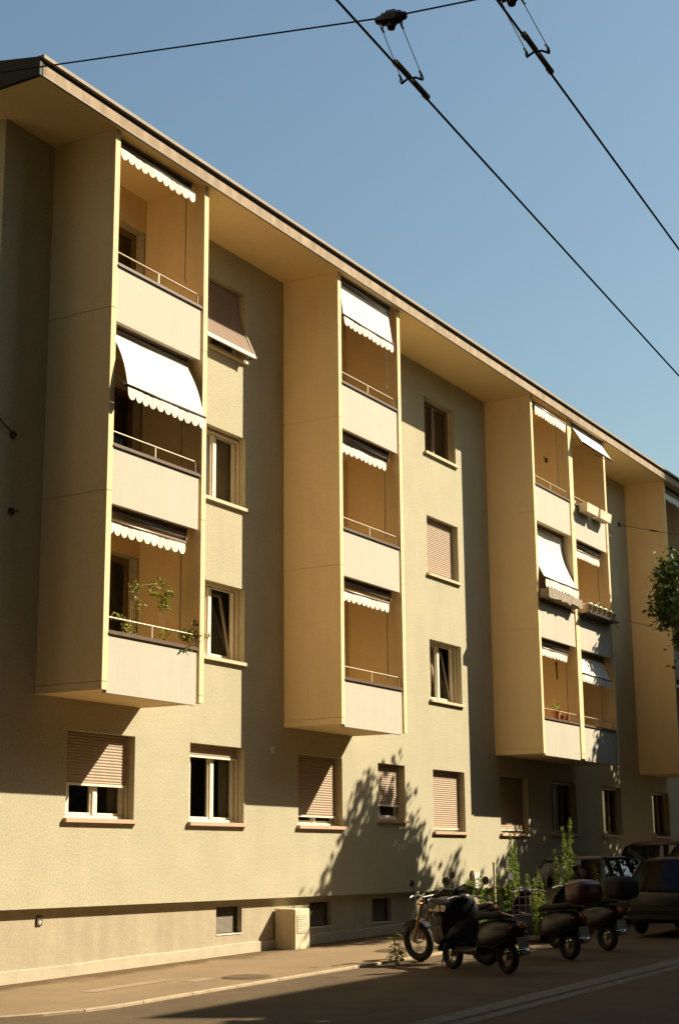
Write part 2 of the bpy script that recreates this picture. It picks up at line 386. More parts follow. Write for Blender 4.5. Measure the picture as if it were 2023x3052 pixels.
# roof
rf = MB().box(14.5, 53, -1.262, 11, ZS, 12.262)
roof = part('roof', rf, M['soffit'], BL)
part('fascia', MB().box(14.5, 53, -1.308, -1.264, 12.018, 12.19), M['fascia'], roof)
part('drip_edge', MB().box(14.5, 53, -1.316, -1.3085, 12.010, 12.034), M['flash'], roof)
part('shadow_gap_board', MB().box(14.5, 53, -1.285, -1.2635, 12.191, 12.27), M['verge'], roof)
part('flashing', MB().box(14.47, 53, -1.345, -1.20, 12.271, 12.325), M['flash'], roof)
part('verge_board', MB().loft([[(14.44,-1.30,12.016),(14.44,-1.30,12.29),(14.44,4.9,13.55),(14.44,11,12.29),(14.44,11,12.016)],[(14.498,-1.30,12.016),(14.498,-1.30,12.29),(14.498,4.9,13.55),(14.498,11,12.29),(14.498,11,12.016)]]), M['verge'], roof)
part('roof_covering', MB().loft([[(14.499,-1.19,12.27),(14.499,4.9,13.5),(14.499,11,12.27)],[(53,-1.19,12.27),(53,4.9,13.5),(53,11,12.27)]]), M['roof'], roof)

# windows -----------------------------------------------------------
def shutter_mesh(x0, x1, z0, z1, y, pitch_=.044):
    mb = MB(); z = z1
    while z > z0+.001:
        zb = max(z0, z-pitch_); h = z-zb
        mb.quad((x0,y-.004,zb+h*.12),(x1,y-.004,zb+h*.12),(x1,y-.010,zb+h*.55),(x0,y-.010,zb+h*.55))
        mb.quad((x0,y-.010,zb+h*.55),(x1,y-.010,zb+h*.55),(x1,y,z),(x0,y,z))
        mb.quad((x0,y+.003,zb),(x1,y+.003,zb),(x1,y-.004,zb+h*.12),(x0,y-.004,zb+h*.12))
        z = zb
    return mb
def curtain_mesh(x0, x1, z0, z1, y, n=14):
    mb = MB(); rows = []
    for j in (0, 1):
        rows.append([(x0+(x1-x0)*i/(n*2), y+.03*math.sin(i*1.7+x0), (z0, z1)[j]) for i in range(n*2+1)])
    for i in range(n*2): mb.quad(rows[0][i], rows[0][i+1], rows[1][i+1], rows[1][i])
    return mb.smooth()
def window(h, shut, mull=(0.5,), sill='usill', curtains=(), tilt=None, frame='white', whitesill=True, label=None):
    x0, x1, z0, z1 = h; y = .20; e = .055; g = .002
    fz0 = z0+.05
    f = MB().box(x0+g,x0+e,y,y+.07,z0+.002,z1-g).box(x1-e,x1-g,y,y+.07,z0+.002,z1-g).box(x0+e,x1-e,y,y+.07,z1-e,z1-g).box(x0+e,x1-e,y,y+.07,z0+.002,z0+e)
    ms = [x0+e+(x1-x0-2*e)*m for m in mull]
    for m in ms: f.box(m-.045,m+.045,y-.012,y+.068,z0+e+g,z1-e-g)
    # inner sash rails
    edges = [x0+e]+ms+[x1-e]
    for i in range(len(edges)-1):
        a = edges[i]+(.045 if i else 0)+g; b = edges[i+1]-(.045 if i < len(edges)-2 else 0)-g
        if tilt == i: continue
        q = .035
        f.box(a,a+q,y+.012,y+.06,z0+e+g,z1-e-g).box(b-q,b,y+.012,y+.06,z0+e+g,z1-e-g).box(a+q,b-q,y+.012,y+.06,z1-e-q,z1-e-g).box(a+q,b-q,y+.012,y+.06,z0+e+g,z0+e+q)
    W = part('window', f, M[frame], BL, label)
    pn = MB()
    for i in range(len(edges)-1):
        if tilt == i: continue
        pn.quad((edges[i],y+.035,z0+e),(edges[i+1],y+.035,z0+e),(edges[i+1],y+.035,z1-e),(edges[i],y+.035,z1-e))
    part('pane', pn, M['glass'], W)
    if tilt is not None:
        a = edges[tilt]+.05; b = edges[tilt+1]-.01; q = .05; t = MB(); lean = .22
        def P(x, z, dy): s = (z-z0-e)/(z1-z0-2*e); return (x, y+.03+dy+lean*s, z)
        za, zb = z0+e+.005, z1-e-.005
        for (xa, xb, c, d) in ((a,a+q,za,zb),(b-q,b,za,zb),(a+q,b-q,zb-q,zb),(a+q,b-q,za,za+q)):
            t.loft([[P(xa,c,0),P(xb,c,0),P(xb,d,0),P(xa,d,0)],[P(xa,c,.045),P(xb,c,.045),P(xb,d,.045),P(xa,d,.045)]])
        part('tilted_sash', t, M['frame'], W)
        part('pane', MB().quad(P(a+q,za+q,.02),P(b-q,za+q,.02),P(b-q,zb-q,.02),P(a+q,zb-q,.02)), M['glass'], W)
    if curtains:
        for (a, b) in curtains: part('curtain', curtain_mesh(x0+(x1-x0)*a, x0+(x1-x0)*b, z0+.05, z1-.05, .38), M['curtain'], W)
    if shut > 0:
        zb = z1-(z1-z0)*shut
        part('roller_shutter', shutter_mesh(x0+.03, x1-.03, zb+.035, z1-.003, .135), M['shutter'], W)
        part('shutter_end_bar', MB().box(x0+.03, x1-.03, .122, .142, zb, zb+.034), M['white'], W)
    part('guide_rail', MB().box(x0+g,x0+.028,.115,.155,z0+.01,z1-.005), M['frame'], W)
    part('guide_rail', MB().box(x1-.028,x1-g,.115,.155,z0+.01,z1-.005), M['frame'], W)
    part('sill', MB().box(x0-.045, x1+.045, -.065, .002, z0-.062, z0-.006).box(x0+.004,x1-.004,.003,.198,z0-.03,z0-.004), M[sill], W)
    if whitesill: part('inner_sill', MB().box(x0+.01,x1-.012,.165,.197,z0+.001,z0+.045), M['white'], W)
    return W
window(GF[0], .62, (.12,.56), 'sill', curtains=((.0,.16),(.9,1)), label='window with its brown shutter half down')
window(GF[1], .17, (.12,.57), 'sill', curtains=((.0,.14),(.88,1)))
window(GF[2], .88, (.12,.55), 'sill', label='window with its brown shutter nearly closed')
window(GF[3], .76, (.3,), 'sill')
window(GF[4], .965, (.5,), 'sill')
window(GF[5], .95, (.5,), 'sill')
window(GF[6], .04, (.35,.7), 'sill', frame='brownframe', whitesill=False)  # these three frames take a browner colour for the dim shade here
window(GF[7], .05, (.35,.7), 'sill', frame='brownframe', whitesill=False)
window(GF[8], .05, (.35,.7), 'sill', frame='brownframe', whitesill=False)
window(UA[0], .03, (.5,), curtains=((.0,.52),), tilt=1, label='window with one sash tilted inwards')
window(UA[1], .06, (.57,), curtains=((.2,.6),(.75,1)))
wA = window(UA[2], 0, (.45,), label='window behind a pushed-out brown shutter', whitesill=False)
window(UB[0], .03, (.5,), curtains=((.0,.5),), tilt=1, label='window with one sash tilted inwards')
window(UB[1], .97, (.5,), label='window with its brown shutter fully closed')
window(UB[2], 0, (.52,), frame='brownframe', whitesill=False)
# pushed-out shutter of the top window
x0, x1, z0, z1 = UA[2]
prof = [(.135, z1-.01), (.11, 11.0), (.03, 10.70), (-.05, 10.48), (-.20, 10.17)]
sh = MB()
segs = []
for (ya, za), (yb, zb) in zip(prof, prof[1:]):
    n = max(1, int(math.hypot(ya-yb, za-zb)/.042))
    for i in range(n): segs.append(((ya+(yb-ya)*i/n, za+(zb-za)*i/n), (ya+(yb-ya)*(i+1)/n, za+(zb-za)*(i+1)/n)))
for (ya, za), (yb, zb) in segs:
    ym, zm = ya*.45+yb*.55-.008, za*.45+zb*.55
    sh.quad((x0+.04,yb,zb),(x1-.045,yb,zb),(x1-.045,ym,zm),(x0+.04,ym,zm)); sh.quad((x0+.04,ym,zm),(x1-.045,ym,zm),(x1-.045,ya+.003,za-.003),(x0+.04,ya+.003,za-.003))
part('roller_shutter', sh, mat('shaded_shutter_slat', (0.27, 0.175, 0.11), .65, .06, 7, spec=.3), wA, 'brown shutter pushed out at its lower end, eave shade put into its colour')  # same slats as the other shutters, colour darkened for the eave shade
part('shutter_end_bar', MB().box(x0+.03,x1-.04,-.232,-.196,10.105,10.168), M['white'], wA)
for x in (x0+.018, x1-.022): part('guide_frame', MB().tube([(x,-.01,10.60),(x,-.24,10.10)], .018, 6), M['white'], wA)
for x in (x0+.03, x1-.065): part('stay_arm', MB().tube([(x,-.21,10.10),(x,.08,10.10)], .010, 6), M['dark'], wA)

# balcony towers -----------------------------------------------------
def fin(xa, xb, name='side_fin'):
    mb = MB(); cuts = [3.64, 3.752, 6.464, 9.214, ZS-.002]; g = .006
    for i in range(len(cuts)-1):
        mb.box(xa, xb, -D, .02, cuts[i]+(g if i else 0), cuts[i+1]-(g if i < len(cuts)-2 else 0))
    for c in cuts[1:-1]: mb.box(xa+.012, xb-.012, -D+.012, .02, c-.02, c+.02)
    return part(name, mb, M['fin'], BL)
def valance(x0, x1, y, zt, h, mat_=None, n=None):
    mb = MB(); n = n or int((x1-x0)/.165); k = 8; pts = []
    for i in range(n*k+1):
        t = i/k; fz = abs(math.sin(math.pi*t)); yo = .012*math.sin(t*1.3+x0)+.006*math.sin(2*math.pi*t)
        pts.append((x0+(x1-x0)*i/(n*k), yo, zt-h*(.52+.48*fz**.75)))
    for a, b in zip(pts, pts[1:]):
        mb.quad((a[0], y+a[1]*.3, zt), (b[0], y+b[1]*.3, zt), (b[0], y+b[1], b[2]), (a[0], y+a[1], a[2]))
    return mb.smooth()
def awning(x0, x1, ce, kind, yb=-1.05, zb=None, zt=None, vh=.16, sag=0.0, ytop=-1.0, label=None, vsh=0.0):
    """roller under the ceiling, cloth to a front bar, scalloped valance"""
    zt = zt or ce-.10
    A = part('awning', MB().box(x0, x1, ytop-.055, ytop+.045, ce-.045, ce-.003).box(x0, x0+.03, ytop-.05, ytop+.04, ce-.19, ce-.046).box(x1-.03, x1, ytop-.05, ytop+.04, ce-.19, ce-.046), M['grey'], BL, label)
    part('roller', MB().tube([(x0+.031,ytop,ce-.115),(x1-.031,ytop,ce-.115)], .062, 12).smooth(), M['grey'], A)
    zb = zb if zb is not None else ce-.22
    if kind == 'out':
        mb = MB(); n = 12; rows = []
        for i in range(n+1):
            t = i/n
            rows.append([(x, ytop-.02+(yb-ytop+.02)*t+sag*math.sin(math.pi*t)*(1+.15*math.sin(x*5)), ce-.10+(zb-ce+.10)*t) for x in [x0+.05+(x1-x0-.1)*k/10 for k in range(11)]])
        for i in range(n):
            for k in range(10): mb.quad(rows[i+1][k], rows[i+1][k+1], rows[i][k+1], rows[i][k])
        part('fabric', mb.smooth(), M['fabric'], A)
        for x in (x0+.015, x1-.015): part('arm', MB().tube([(x, -1.0, zb*.6+ce*.4), (x, yb+.015, zb)], .011, 6), M['grey'], A)
    part('front_bar', MB().tube([(x0+.02,yb,zb),(x1-.02,yb,zb)], .026, 10).smooth(), M['dark' if kind == 'out' else 'grey'], A)
    if vh > 0: part('valance', valance(x0+.04, x1-.04, yb-.012, zb-.024, vh), M['fabric'], A)
    # crank rod hanging inside the far end
    if vh > 0:
        cr = MB().tube([(x1-.05, ytop+.02, ce-.19), (x1-.045, ytop+.03, ce-1.62), (x1-.05, ytop+.01, ce-1.72)], .009, 6)
        part('crank_rod', cr, M['grey'], A)
    return A
def balcony(a, b, k, fa=.115, fb=.115, door=True, detail=True):
    f, c = FL[k], CE[k]; xa, xb = a+fa, b-fb
    sb = FL[k]-.15 if k else 3.646
    S = part('balcony', MB().box(xa+.001, xb-.001, -1.098, -.001, sb, f), M['soffit'], BL)
    pz0, pz1 = ((3.60, 4.42), (6.29, 7.125), (9.03, 9.885))[k]
    pr = xb-.065
    part('parapet_panel', MB().box(xa+.002, pr, -1.175, -1.10, pz0, pz1), M['panel'], S)
    part('cap_rail', MB().box(xa+.003, pr+.035, -1.205, -1.075, pz1+.001, pz1+.022).box(xa+.003, pr+.03, -1.185, -1.09, pz1+.022, pz1+.058), M['cap'], S)
    rz = pz1+.25; rl = MB().tube([(xa-.0, -1.12, rz), (pr-.04, -1.12, rz), (pr-.012, -1.115, rz-.02), (pr-.008, -1.115, pz1+.05)], .0115, 8)
    mid = (xa+pr)/2+.02
    rl.box(mid-.016, mid+.016, -1.128, -1.112, pz1+.05, rz-.005)
    part('railing', rl, M['rail'], S)
    # lining of the loggia back wall round the door
    return S
for i, (a, b) in enumerate(towers):
    fa = .125 if i == 3 else .115; fb = .125 if i == 2 else .115
    for k in range(3):
        balcony(a, b, k, fa, fb)
        d = doors[i*3+k]
        ln = MB()
        if d[0]-(a+fa) > .02: ln.box(a+fa+.001, d[0], -.014, -.001, FL[k]+.001, CE[k]-.001)
        if (b-fb)-d[1] > .02: ln.box(d[1], b-fb-.001, -.014, -.001, FL[k]+.001, CE[k]-.001)
        ln.box(d[0]+.001, d[1]-.001, -.014, -.001, d[3], CE[k]-.001)
        part('loggia_lining', ln, M['fin'], BL)
        x0, x1, z0, z1 = d; y = .19
        dm = MB().box(x0,x0+.09,y,y+.06,z0,z1).box(x1-.09,x1,y,y+.06,z0,z1).box(x0+.09,x1-.09,y,y+.06,z1-.1,z1).box(x0+.09,x1-.09,y,y+.06,z0,z0+.16)
        m_ = x1-.95
        if m_ > x0+.3: dm.box(m_-.05,m_+.05,y,y+.06,z0+.16,z1-.1)
        DR = part('balcony_door', dm, M['brownframe'], BL)
        part('pane', MB().quad((x0+.09,y+.03,z0+.16),(x1-.09,y+.03,z0+.16),(x1-.09,y+.03,z1-.1),(x0+.09,y+.03,z1-.1)), M['glass'], DR)
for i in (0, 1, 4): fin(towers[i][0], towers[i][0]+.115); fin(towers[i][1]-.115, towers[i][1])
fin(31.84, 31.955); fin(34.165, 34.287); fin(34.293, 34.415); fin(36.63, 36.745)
def aw(i, k, kind, **kw):
    a, b = towers[i]; xa = a+(.125 if i == 3 else .115)+.02; xb = b-(.125 if i == 2 else .115)-.17
    return awning(xa, xb+kw.pop('dx', 0), CE[k], kind, **kw)
aw(0, 2, 'in', yb=-1.13, zb=11.83, vh=.17)
aw(0, 1, 'out', yb=-1.37, zb=8.02, vh=.18, ytop=-.98, sag=-.06, label='white drop-arm awning swung out over the balcony')
aw(0, 0, 'in', yb=-1.03, zb=6.08, vh=.17)
aw(1, 2, 'out', yb=-1.20, zb=11.22, vh=.17, ytop=-1.08, label='white awning lowered straight down')
aw(1, 1, 'in', yb=-.99, zb=8.86, vh=.18)
aw(1, 0, 'in', yb=-1.0, zb=6.08, vh=.17)
aw(2, 2, 'in', yb=-1.22, zb=11.84, vh=.22)
aw(2, 1, 'out', yb=-1.32, zb=7.66, vh=.2, ytop=-.93, sag=.10, dx=.1, label='white awning hanging far down in a slack curve')
aw(2, 0, 'in', yb=-1.0, zb=6.1, vh=.17)
aw(3, 2, 'out', yb=-1.47, zb=11.44, vh=0, ytop=-1.15, dx=.12, label='white awning pushed outward like a visor')
aw(3, 1, 'in', yb=-1.0, zb=8.84, vh=.18)
aw(3, 0, 'out', yb=-1.16, zb=5.70, vh=.18, ytop=-.95, label='white awning lowered a little above the lowest balcony')
aw(4, 2, 'in', yb=-1.13, zb=11.75, vh=.2); aw(4, 1, 'in', yb=-1.05, zb=8.8, vh=.18); aw(4, 0, 'out', yb=-1.2, zb=6.0, vh=.18)
# small fixings on the building
v = MB().lathe((22.47, -.03, 3.22), [(0, 0), (.055, 0), (.062, .02), (.062, .035)], 'y', 18); part('wall_vent', v, M['frame'], BL)
part('socket_box', MB().box(29.40,29.47,-.03,0,.85,.97), M['frame'], BL)
mbx = part('meter_cabinet', MB().box(30.42,30.74,-.035,0,.73,1.07), mat('meter_white', (.74,.70,.6), .6, .04, 5), BL)
part('meter_rim', MB().box(30.37,30.418,-.07,0,.71,1.10), M['frame'], mbx)
br = MB().tube([(34.163,-.6,11.02),(34.10,-.6,11.05),(34.02,-.58,11.12)], .012, 6).box(34.14,34.163,-.63,-.57,10.98,11.09); part('wall_bracket', br, M['dark'], BL)
part('wall_hook', MB().tube([(34.15,-.63,5.95),(34.15,-.65,5.55)], .016, 6).box(34.13,34.164,-.66,-.62,5.9,5.97), M['dark'], BL)

# survey plate on the plinth
SP = world_thing('survey_plate', 'small dark square plate with a white cross on the plinth', 'plate', (16.66, PY, .46))
part('backing', MB().box(16.61,16.72,PY-.02,PY-.001,.475,.60), M['dark'], SP)
part('face', MB().box(16.612,16.718,PY-.024,PY-.021,.478,.56), mat('survey_grey', (.13,.10,.08), .5, .1, 9), SP)
part('cross', MB().box(16.657,16.673,PY-.028,PY-.025,.49,.55).box(16.635,16.6565,PY-.028,PY-.025,.514,.528).box(16.6735,16.695,PY-.028,PY-.025,.514,.528), M['white'], SP)

# vent cabinet on the pavement
UC = world_thing('vent_cabinet', 'pale concrete vent cabinet with a louvred grille against the plinth', 'cabinet', (22.93, -.1, gz(22.9)))
cx0, cx1, cyf, cz1 = 22.70, 23.20, -.30, .52
e = .02
def cring(z, q): return [(cx0+q,cyf,z),(cx1-q,cyf,z),(cx1,cyf+q,z),(cx1,PY-.03,z),(cx0,PY-.03,z),(cx0,cyf+q,z)]
part('body', MB().loft([cring(gz(22.7)-.02, e), cring(cz1-.02, e), [(p[0]*.985+22.95*.015, p[1]*.97, cz1) for p in cring(cz1, e)]]), M['concrete'], UC)
gr = MB().box(22.78,22.80,cyf-.012,cyf-.001,.12,.42).box(23.10,23.12,cyf-.012,cyf-.001,.12,.42).box(22.80,23.10,cyf-.012,cyf-.001,.405,.42).box(22.80,23.10,cyf-.012,cyf-.001,.12,.135)
for k in range(9):
    z = .145+k*.029; gr.quad((22.80,cyf-.014,z),(23.10,cyf-.014,z),(23.10,cyf-.002,z+.022),(22.80,cyf-.002,z+.022))
part('grille', gr, M['concrete'], UC)
part('grille_back', MB().box(22.801,23.099,cyf-.0015,cyf-.0005,.136,.404), M['room'], UC)

# manhole covers
def manhole(x, y, r, label):
    z = gz(x)+.036
    T = world_thing('manhole_cover', label, 'manhole cover', (x, y, z), 'manhole covers in the pavement')
    m = MB(); ring = [(x+r*math.cos(t), y+r*math.sin(t), gz(x+r*math.cos(t))+.037) for t in [2*math.pi*i/32 for i in range(32)]]
    ring2 = [(x+r*.93*math.cos(t), y+r*.93*math.sin(t), gz(x+r*math.cos(t))+.040) for t in [2*math.pi*i/32 for i in range(32)]]
    m.loft([ring, ring2]); part('frame_ring', m, M['iron'], T)
    q = MB(); k = -.84
    while k < .85:
        hw = math.sqrt(1-k*k)*r*.88; a, b = x+k*r, x+k*r+.022
        q.box(a, b, y-hw, y+hw, gz(a)+.0405, gz(a)+.046); k += .125
    part('tread', q, mat('tread_iron', (.30,.22,.14), .6, .2, 12, metal=.3), T)
manhole(18.05, -2.42, .36, 'round iron cover with diagonal ribs beside the kerb, in front of the vent cabinet')
manhole(22.95, -2.15, .40, 'round iron cover nearer the parked motorbikes')
# white stay rods at the left part of the wall
solo('wall_anchor', MB().lathe((15.60,-.02,7.28), [(.0,-.02),(.05,-.02),(.06,.018)], 'y', 12).tube([(15.60,-.035,7.28),(15.4,-.05,7.36),(15.24,-.06,7.44)], .011, 6), M['dark'], 'dark anchor with a short bent rod, left end of the wall', 'anchor', T=(15.6,0,7.28))
solo('wall_anchor', MB().lathe((15.63,-.02,6.16), [(.0,-.02),(.05,-.02),(.06,.018)], 'y', 12).tube([(15.60,-.03,6.16),(15.68,-.10,6.16)], .014, 6), M['dark'], 'small dark anchor without a wire, left end of the wall', 'anchor', T=(15.63,0,6.16))

# things on the balconies -------------------------------------------
def ballpt(c, r):
    while True:
        p = Vector((random.uniform(-1,1), random.uniform(-1,1), random.uniform(-1,1)))
        if p.length < 1: return (c[0]+p.x*r[0], c[1]+p.y*r[1], c[2]+p.z*r[2])
def rdir(): 
    return Vector((random.gauss(0,1), random.gauss(0,1), random.gauss(0,.6))).normalized()
def potted_climber(x, y, z, stems, leaves, label, group):
    T = world_thing('potted_plant', label, 'plant', (x, y, z), group)
    part('pot', MB().lathe((x,y,z), [(.09,0),(.13,.22),(.14,.22),(.14,.25),(.12,.25)], 'z', 16), M['terracotta'], T)
    s = MB()
    for pts in stems: s.tube(pts, [.007]+[.004]*(len(pts)-1), 5)
    part('stem', s, mat('plant_stake', (.30,.17,.08), .8, .1, 9), T)
    l = MB()
    for (c, r, n) in leaves:
        for _ in range(int(n*1.8)): l.leaf(ballpt(c, r), rdir(), rdir(), random.uniform(.05,.09), random.uniform(.028,.045))
    part('foliage', l, M['pot_leaf'], T)
f0 = FL[0]
potted_climber(17.25, -.9, f0, [[(17.25,-.9,f0+.2),(17.24,-.9,4.6),(17.25,-.9,5.05)],[(17.28,-.9,f0+.2),(17.3,-.9,5.0),(17.5,-.9,5.30),(17.8,-.9,5.36)]],
    [((17.2,-.92,4.55),(.16,.08,.2),46),((16.9,-.95,4.75),(.18,.06,.06),16),((17.35,-.9,5.25),(.14,.06,.10),18),((17.75,-.9,5.34),(.15,.05,.05),14),((17.45,-.9,5.0),(.12,.05,.12),9)], 'bushy stake-trained pot plant by the balcony door, lowest left balcony', 'plants on the lowest left balcony')
potted_climber(18.0, -.9, f0, [[(17.97,-.9,f0+.2),(17.95,-.9,5.0)],[(18.0,-.9,f0+.2),(18.0,-.9,5.02)],[(18.03,-.9,f0+.2),(18.06,-.9,5.0),(18.15,-.9,5.3)]],
    [((18.08,-.9,5.12),(.10,.06,.15),50),((17.8,-.9,5.2),(.15,.05,.04),26),((18.0,-.9,5.4),(.07,.04,.12),12),((18.2,-.9,5.28),(.1,.04,.06),16),((17.95,-.95,4.6),(.14,.06,.12),18)], 'tall pot plant tied to canes, middle of the lowest left balcony', 'plants on the lowest left balcony')
potted_climber(18.35, -.95, f0, [[(18.35,-.95,f0+.2),(18.4,-1.0,4.5),(18.6,-1.2,4.72)]],
    [((18.45,-1.05,4.66),(.22,.12,.09),60),((18.72,-1.22,4.66),(.14,.05,.07),7),((18.6,-1.1,4.86),(.09,.06,.06),14),((18.2,-1.18,4.42),(.14,.05,.05),16)], 'sprawling pot plant spilling over the cap rail, lowest left balcony', 'plants on the lowest left balcony')
# folded chair behind the rail, middle floor left
ch = world_thing('balcony_chair', 'dark slatted chair behind the rail of the left middle balcony', 'chair', (16.95,-.7,FL[1]))
b_ = MB()
for k in range(6): b_.box(16.70+k*.085, 16.76+k*.085, -.72, -.70, FL[1]+.45, FL[1]+1.02)
b_.box(16.70,17.19,-.699,-.68,FL[1]+.98,FL[1]+1.03)
part('backrest', b_, M['dark'], ch); part('seat', MB().box(16.70,17.19,-.69,-.28,FL[1]+.42,FL[1]+.45), M['dark'], ch)
for (x, y) in ((16.72,-.67),(17.16,-.67),(16.72,-.32),(17.16,-.32)): part('leg', MB().box(x,x+.03,y,y+.03,FL[1],FL[1]+.419), M['dark'], ch)
br = world_thing('broom', 'red-handled broom leaning behind the rail of the second tower', 'broom', (23.25,-.85,FL[1]))
part('handle', MB().tube([(23.25,-.85,FL[1]+.1),(23.2,-.95,FL[1]+1.15)], .012, 6), M['red'], br); part('brush_head', MB().box(23.13,23.37,-.88,-.82,FL[1],FL[1]+.1), M['dark'], br)
# planter boxes hung outside, upper right balcony
def planter(x0, x1, z0, z1, y0, y1, label):
    T = world_thing('planter_box', label, 'planter', ((x0+x1)/2, (y0+y1)/2, z0), 'white planter boxes hung outside a balcony')
    o = .03
    part('trough', MB().loft([[(x0+o,y0+o,z0),(x1-o,y0+o,z0),(x1-o,y1,z0),(x0+o,y1,z0)],[(x0,y0,z1),(x1,y0,z1),(x1,y1,z1),(x0,y1,z1)]]), mat('planter_plastic', (.70,.58,.40), .6, .04, 5), T)
    part('soil', MB().box(x0+.03,x1-.03,y0+.03,y1-.03,z1+.001,z1+.012), M['bark'], T)
    part('hanger', MB().box(x0+.15,x0+.18,y1+.001,-1.06,z1-.02,z1+.0).box(x0+.15,x0+.18,-1.085,-1.06,z1+.001,z1+.12).box(x1-.18,x1-.15,y1+.001,-1.06,z1-.02,z1+.0).box(x1-.18,x1-.15,-1.085,-1.06,z1+.001,z1+.12), M['white'], T)
planter(34.60, 35.40, 9.73, 9.95, -1.46, -1.22, 'pale planter box hung on the uppermost right balcony, the one beside the double fin')
planter(35.52, 36.32, 9.73, 9.95, -1.46, -1.22, 'pale planter box hung on the uppermost right balcony, the one beside the outer fin')
# weathered wooden trough
T = world_thing('wooden_trough', 'weathered grey wooden flower trough hung below a long white awning', 'planter', (33.0,-1.3,7.16))
tb = MB(); k = 0; x = 31.92
while x < 33.98:
    wd = random.uniform(.10,.2); zt = 7.40+random.uniform(-.015,.01); zb_ = 7.20+random.uniform(-.03,.012)
    tb.box(x, min(34.0, x+wd)-.004, -1.43-random.uniform(0,.008), -1.405, zb_, zt); x += wd
part('front_boards', tb, M['wood'], T)
part('floor_board', MB().box(31.92,34.0,-1.403,-1.22,7.19,7.215), M['wood'], T)
part('end_board', MB().box(31.92,31.945,-1.404,-1.22,7.216,7.39).box(33.975,34.0,-1.404,-1.22,7.216,7.39), M['wood'], T)
part('back_board', MB().box(31.946,33.974,-1.24,-1.222,7.216,7.37), M['wood'], T)
# white pots in a row on a holder
def flower_pot(i, plant):
    x = 34.62+i*.335
    T = world_thing('flower_pot', '', 'flower pot', (x,-1.33,7.18), 'white flower pots along one balcony edge')
    part('pot', MB().lathe((x,-1.33,7.18), [(.06,0),(.065,.005),(.105,.19),(.118,.19),(.12,.235),(.10,.235)], 'z', 16).smooth(), M['white'], T)
    part('soil', MB().lathe((x,-1.33,7.385), [(.0,0),(.1,0),(.1,.02),(.0,.022)], 'z', 12), M['bark'], T)
    if plant:
        l = MB()
        for _ in range(plant): l.leaf(ballpt((x,-1.33,7.46), (.11,.09,.06)), rdir(), rdir(), .06, .035)
        part('foliage', l, M['weed'], T)
    return T
for i, (pl, lb) in enumerate(((0,'white flower pot nearest the double fin, empty'),(0,'bare white flower pot next to the leafy one, on its fin side'),(34,'white flower pot with bright green leaves in the row'),
    (0,'bare white flower pot just after the leafy one'),(6,'white flower pot with a few small leaves, last but one before the outer fin'),(3,'white flower pot at the outer fin end of the row'))):
    flower_pot(i, pl)['label'] = lb
solo('pot_holder', MB().box(34.45,36.5,-1.45,-1.21,7.155,7.172).box(34.45,36.5,-1.455,-1.4505,7.15,7.19), M['dark'], 'dark shelf carrying the row of white flower pots', 'shelf')
# clay pots on the low left half of the double tower
def clay(x, r, h, leafn, label):
    z = 4.42+.062
    T = world_thing('clay_pot', label, 'flower pot', (x,-1.14,z), 'clay pots on a cap rail')
    part('pot', MB().lathe((x,-1.14,z), [(r*.65,0),(r*.92,h*.8),(r,h*.8),(r,h),(r*.85,h)], 'z', 16), M['terracotta'], T)
    if leafn:
        l = MB()
        for _ in range(leafn): l.leaf(ballpt((x,-1.14,z+h+.1), (.13,.09,.09)), rdir(), rdir(), .07, .03)
        part('foliage', l, M['weed'], T)
clay(32.75, .11, .17, 40, 'clay pot with a green plant on the lowest cap rail of the double tower')
clay(33.10, .09, .10, 0, 'empty shallow clay pot beside the planted one'); clay(33.40, .085, .14, 0, 'empty taller clay pot nearest the rail post')
# folding clothes racks fixed to the far fin
for z in (9.94, 7.49):
    lb = 'thin metal clothes rack folded out from the outer fin, upper one' if z > 8 else 'thin metal clothes rack folded out from the outer fin, lower one'
    T = world_thing('clothes_rack', lb, 'clothes rack', (36.76,-1.0,z), 'clothes racks on the outer fin')
    part('frame', MB().tube([(36.75,-1.05,z-.02),(37.55,-1.05,z-.30)], .010, 5).tube([(36.75,-.55,z-.02),(37.55,-.55,z-.30)], .010, 5).tube([(37.55,-1.05,z-.3),(37.55,-.55,z-.3)], .010, 5).tube([(36.75,-1.05,z-.30),(37.55,-1.05,z-.30)], .010, 5), M['dark'], T)
    l = MB()
    for k in range(5): l.tube([(36.9+k*.15,-1.05,z-.30),(36.9+k*.15,-.55,z-.30)], .004, 4)
    part('lines', l, M['steel'], T)

# ------------------------------------------------------------------ overhead line
DV = Vector((0.9985, 0.052, -0.016)).normalized()
def trolley_wire(c, label):
    c = Vector(c); solo('trolley_wire', MB().tube([c-DV*60, c, c+DV*70], .0062, 8), M['copper'], label, 'overhead wire', 'trolleybus contact wires', T=tuple(c))
C1, C2 = Vector((6.001,-11.372,5.0)), Vector((6.088,-11.999,5.0))
trolley_wire(C1, 'dark contact wire running down to the right, hung from the nearer-to-centre hanger'); trolley_wire(C2, 'dark contact wire at the upper right corner of the sky')
I1, I2 = Vector((5.935,-11.300,5.315)), Vector((6.045,-11.895,5.315))
PA, PB_ = Vector((4.56,-1.5,6.22)), Vector((6.85,-16.2,5.62))
solo('span_wire', MB().tube([PA, I1+Vector((0,0,.03)), I2+Vector((0,0,.03)), PB_], .0045, 8), M['copper'], 'thin dark span wire crossing the sky above the roof corner', 'overhead wire', T=tuple(I1))
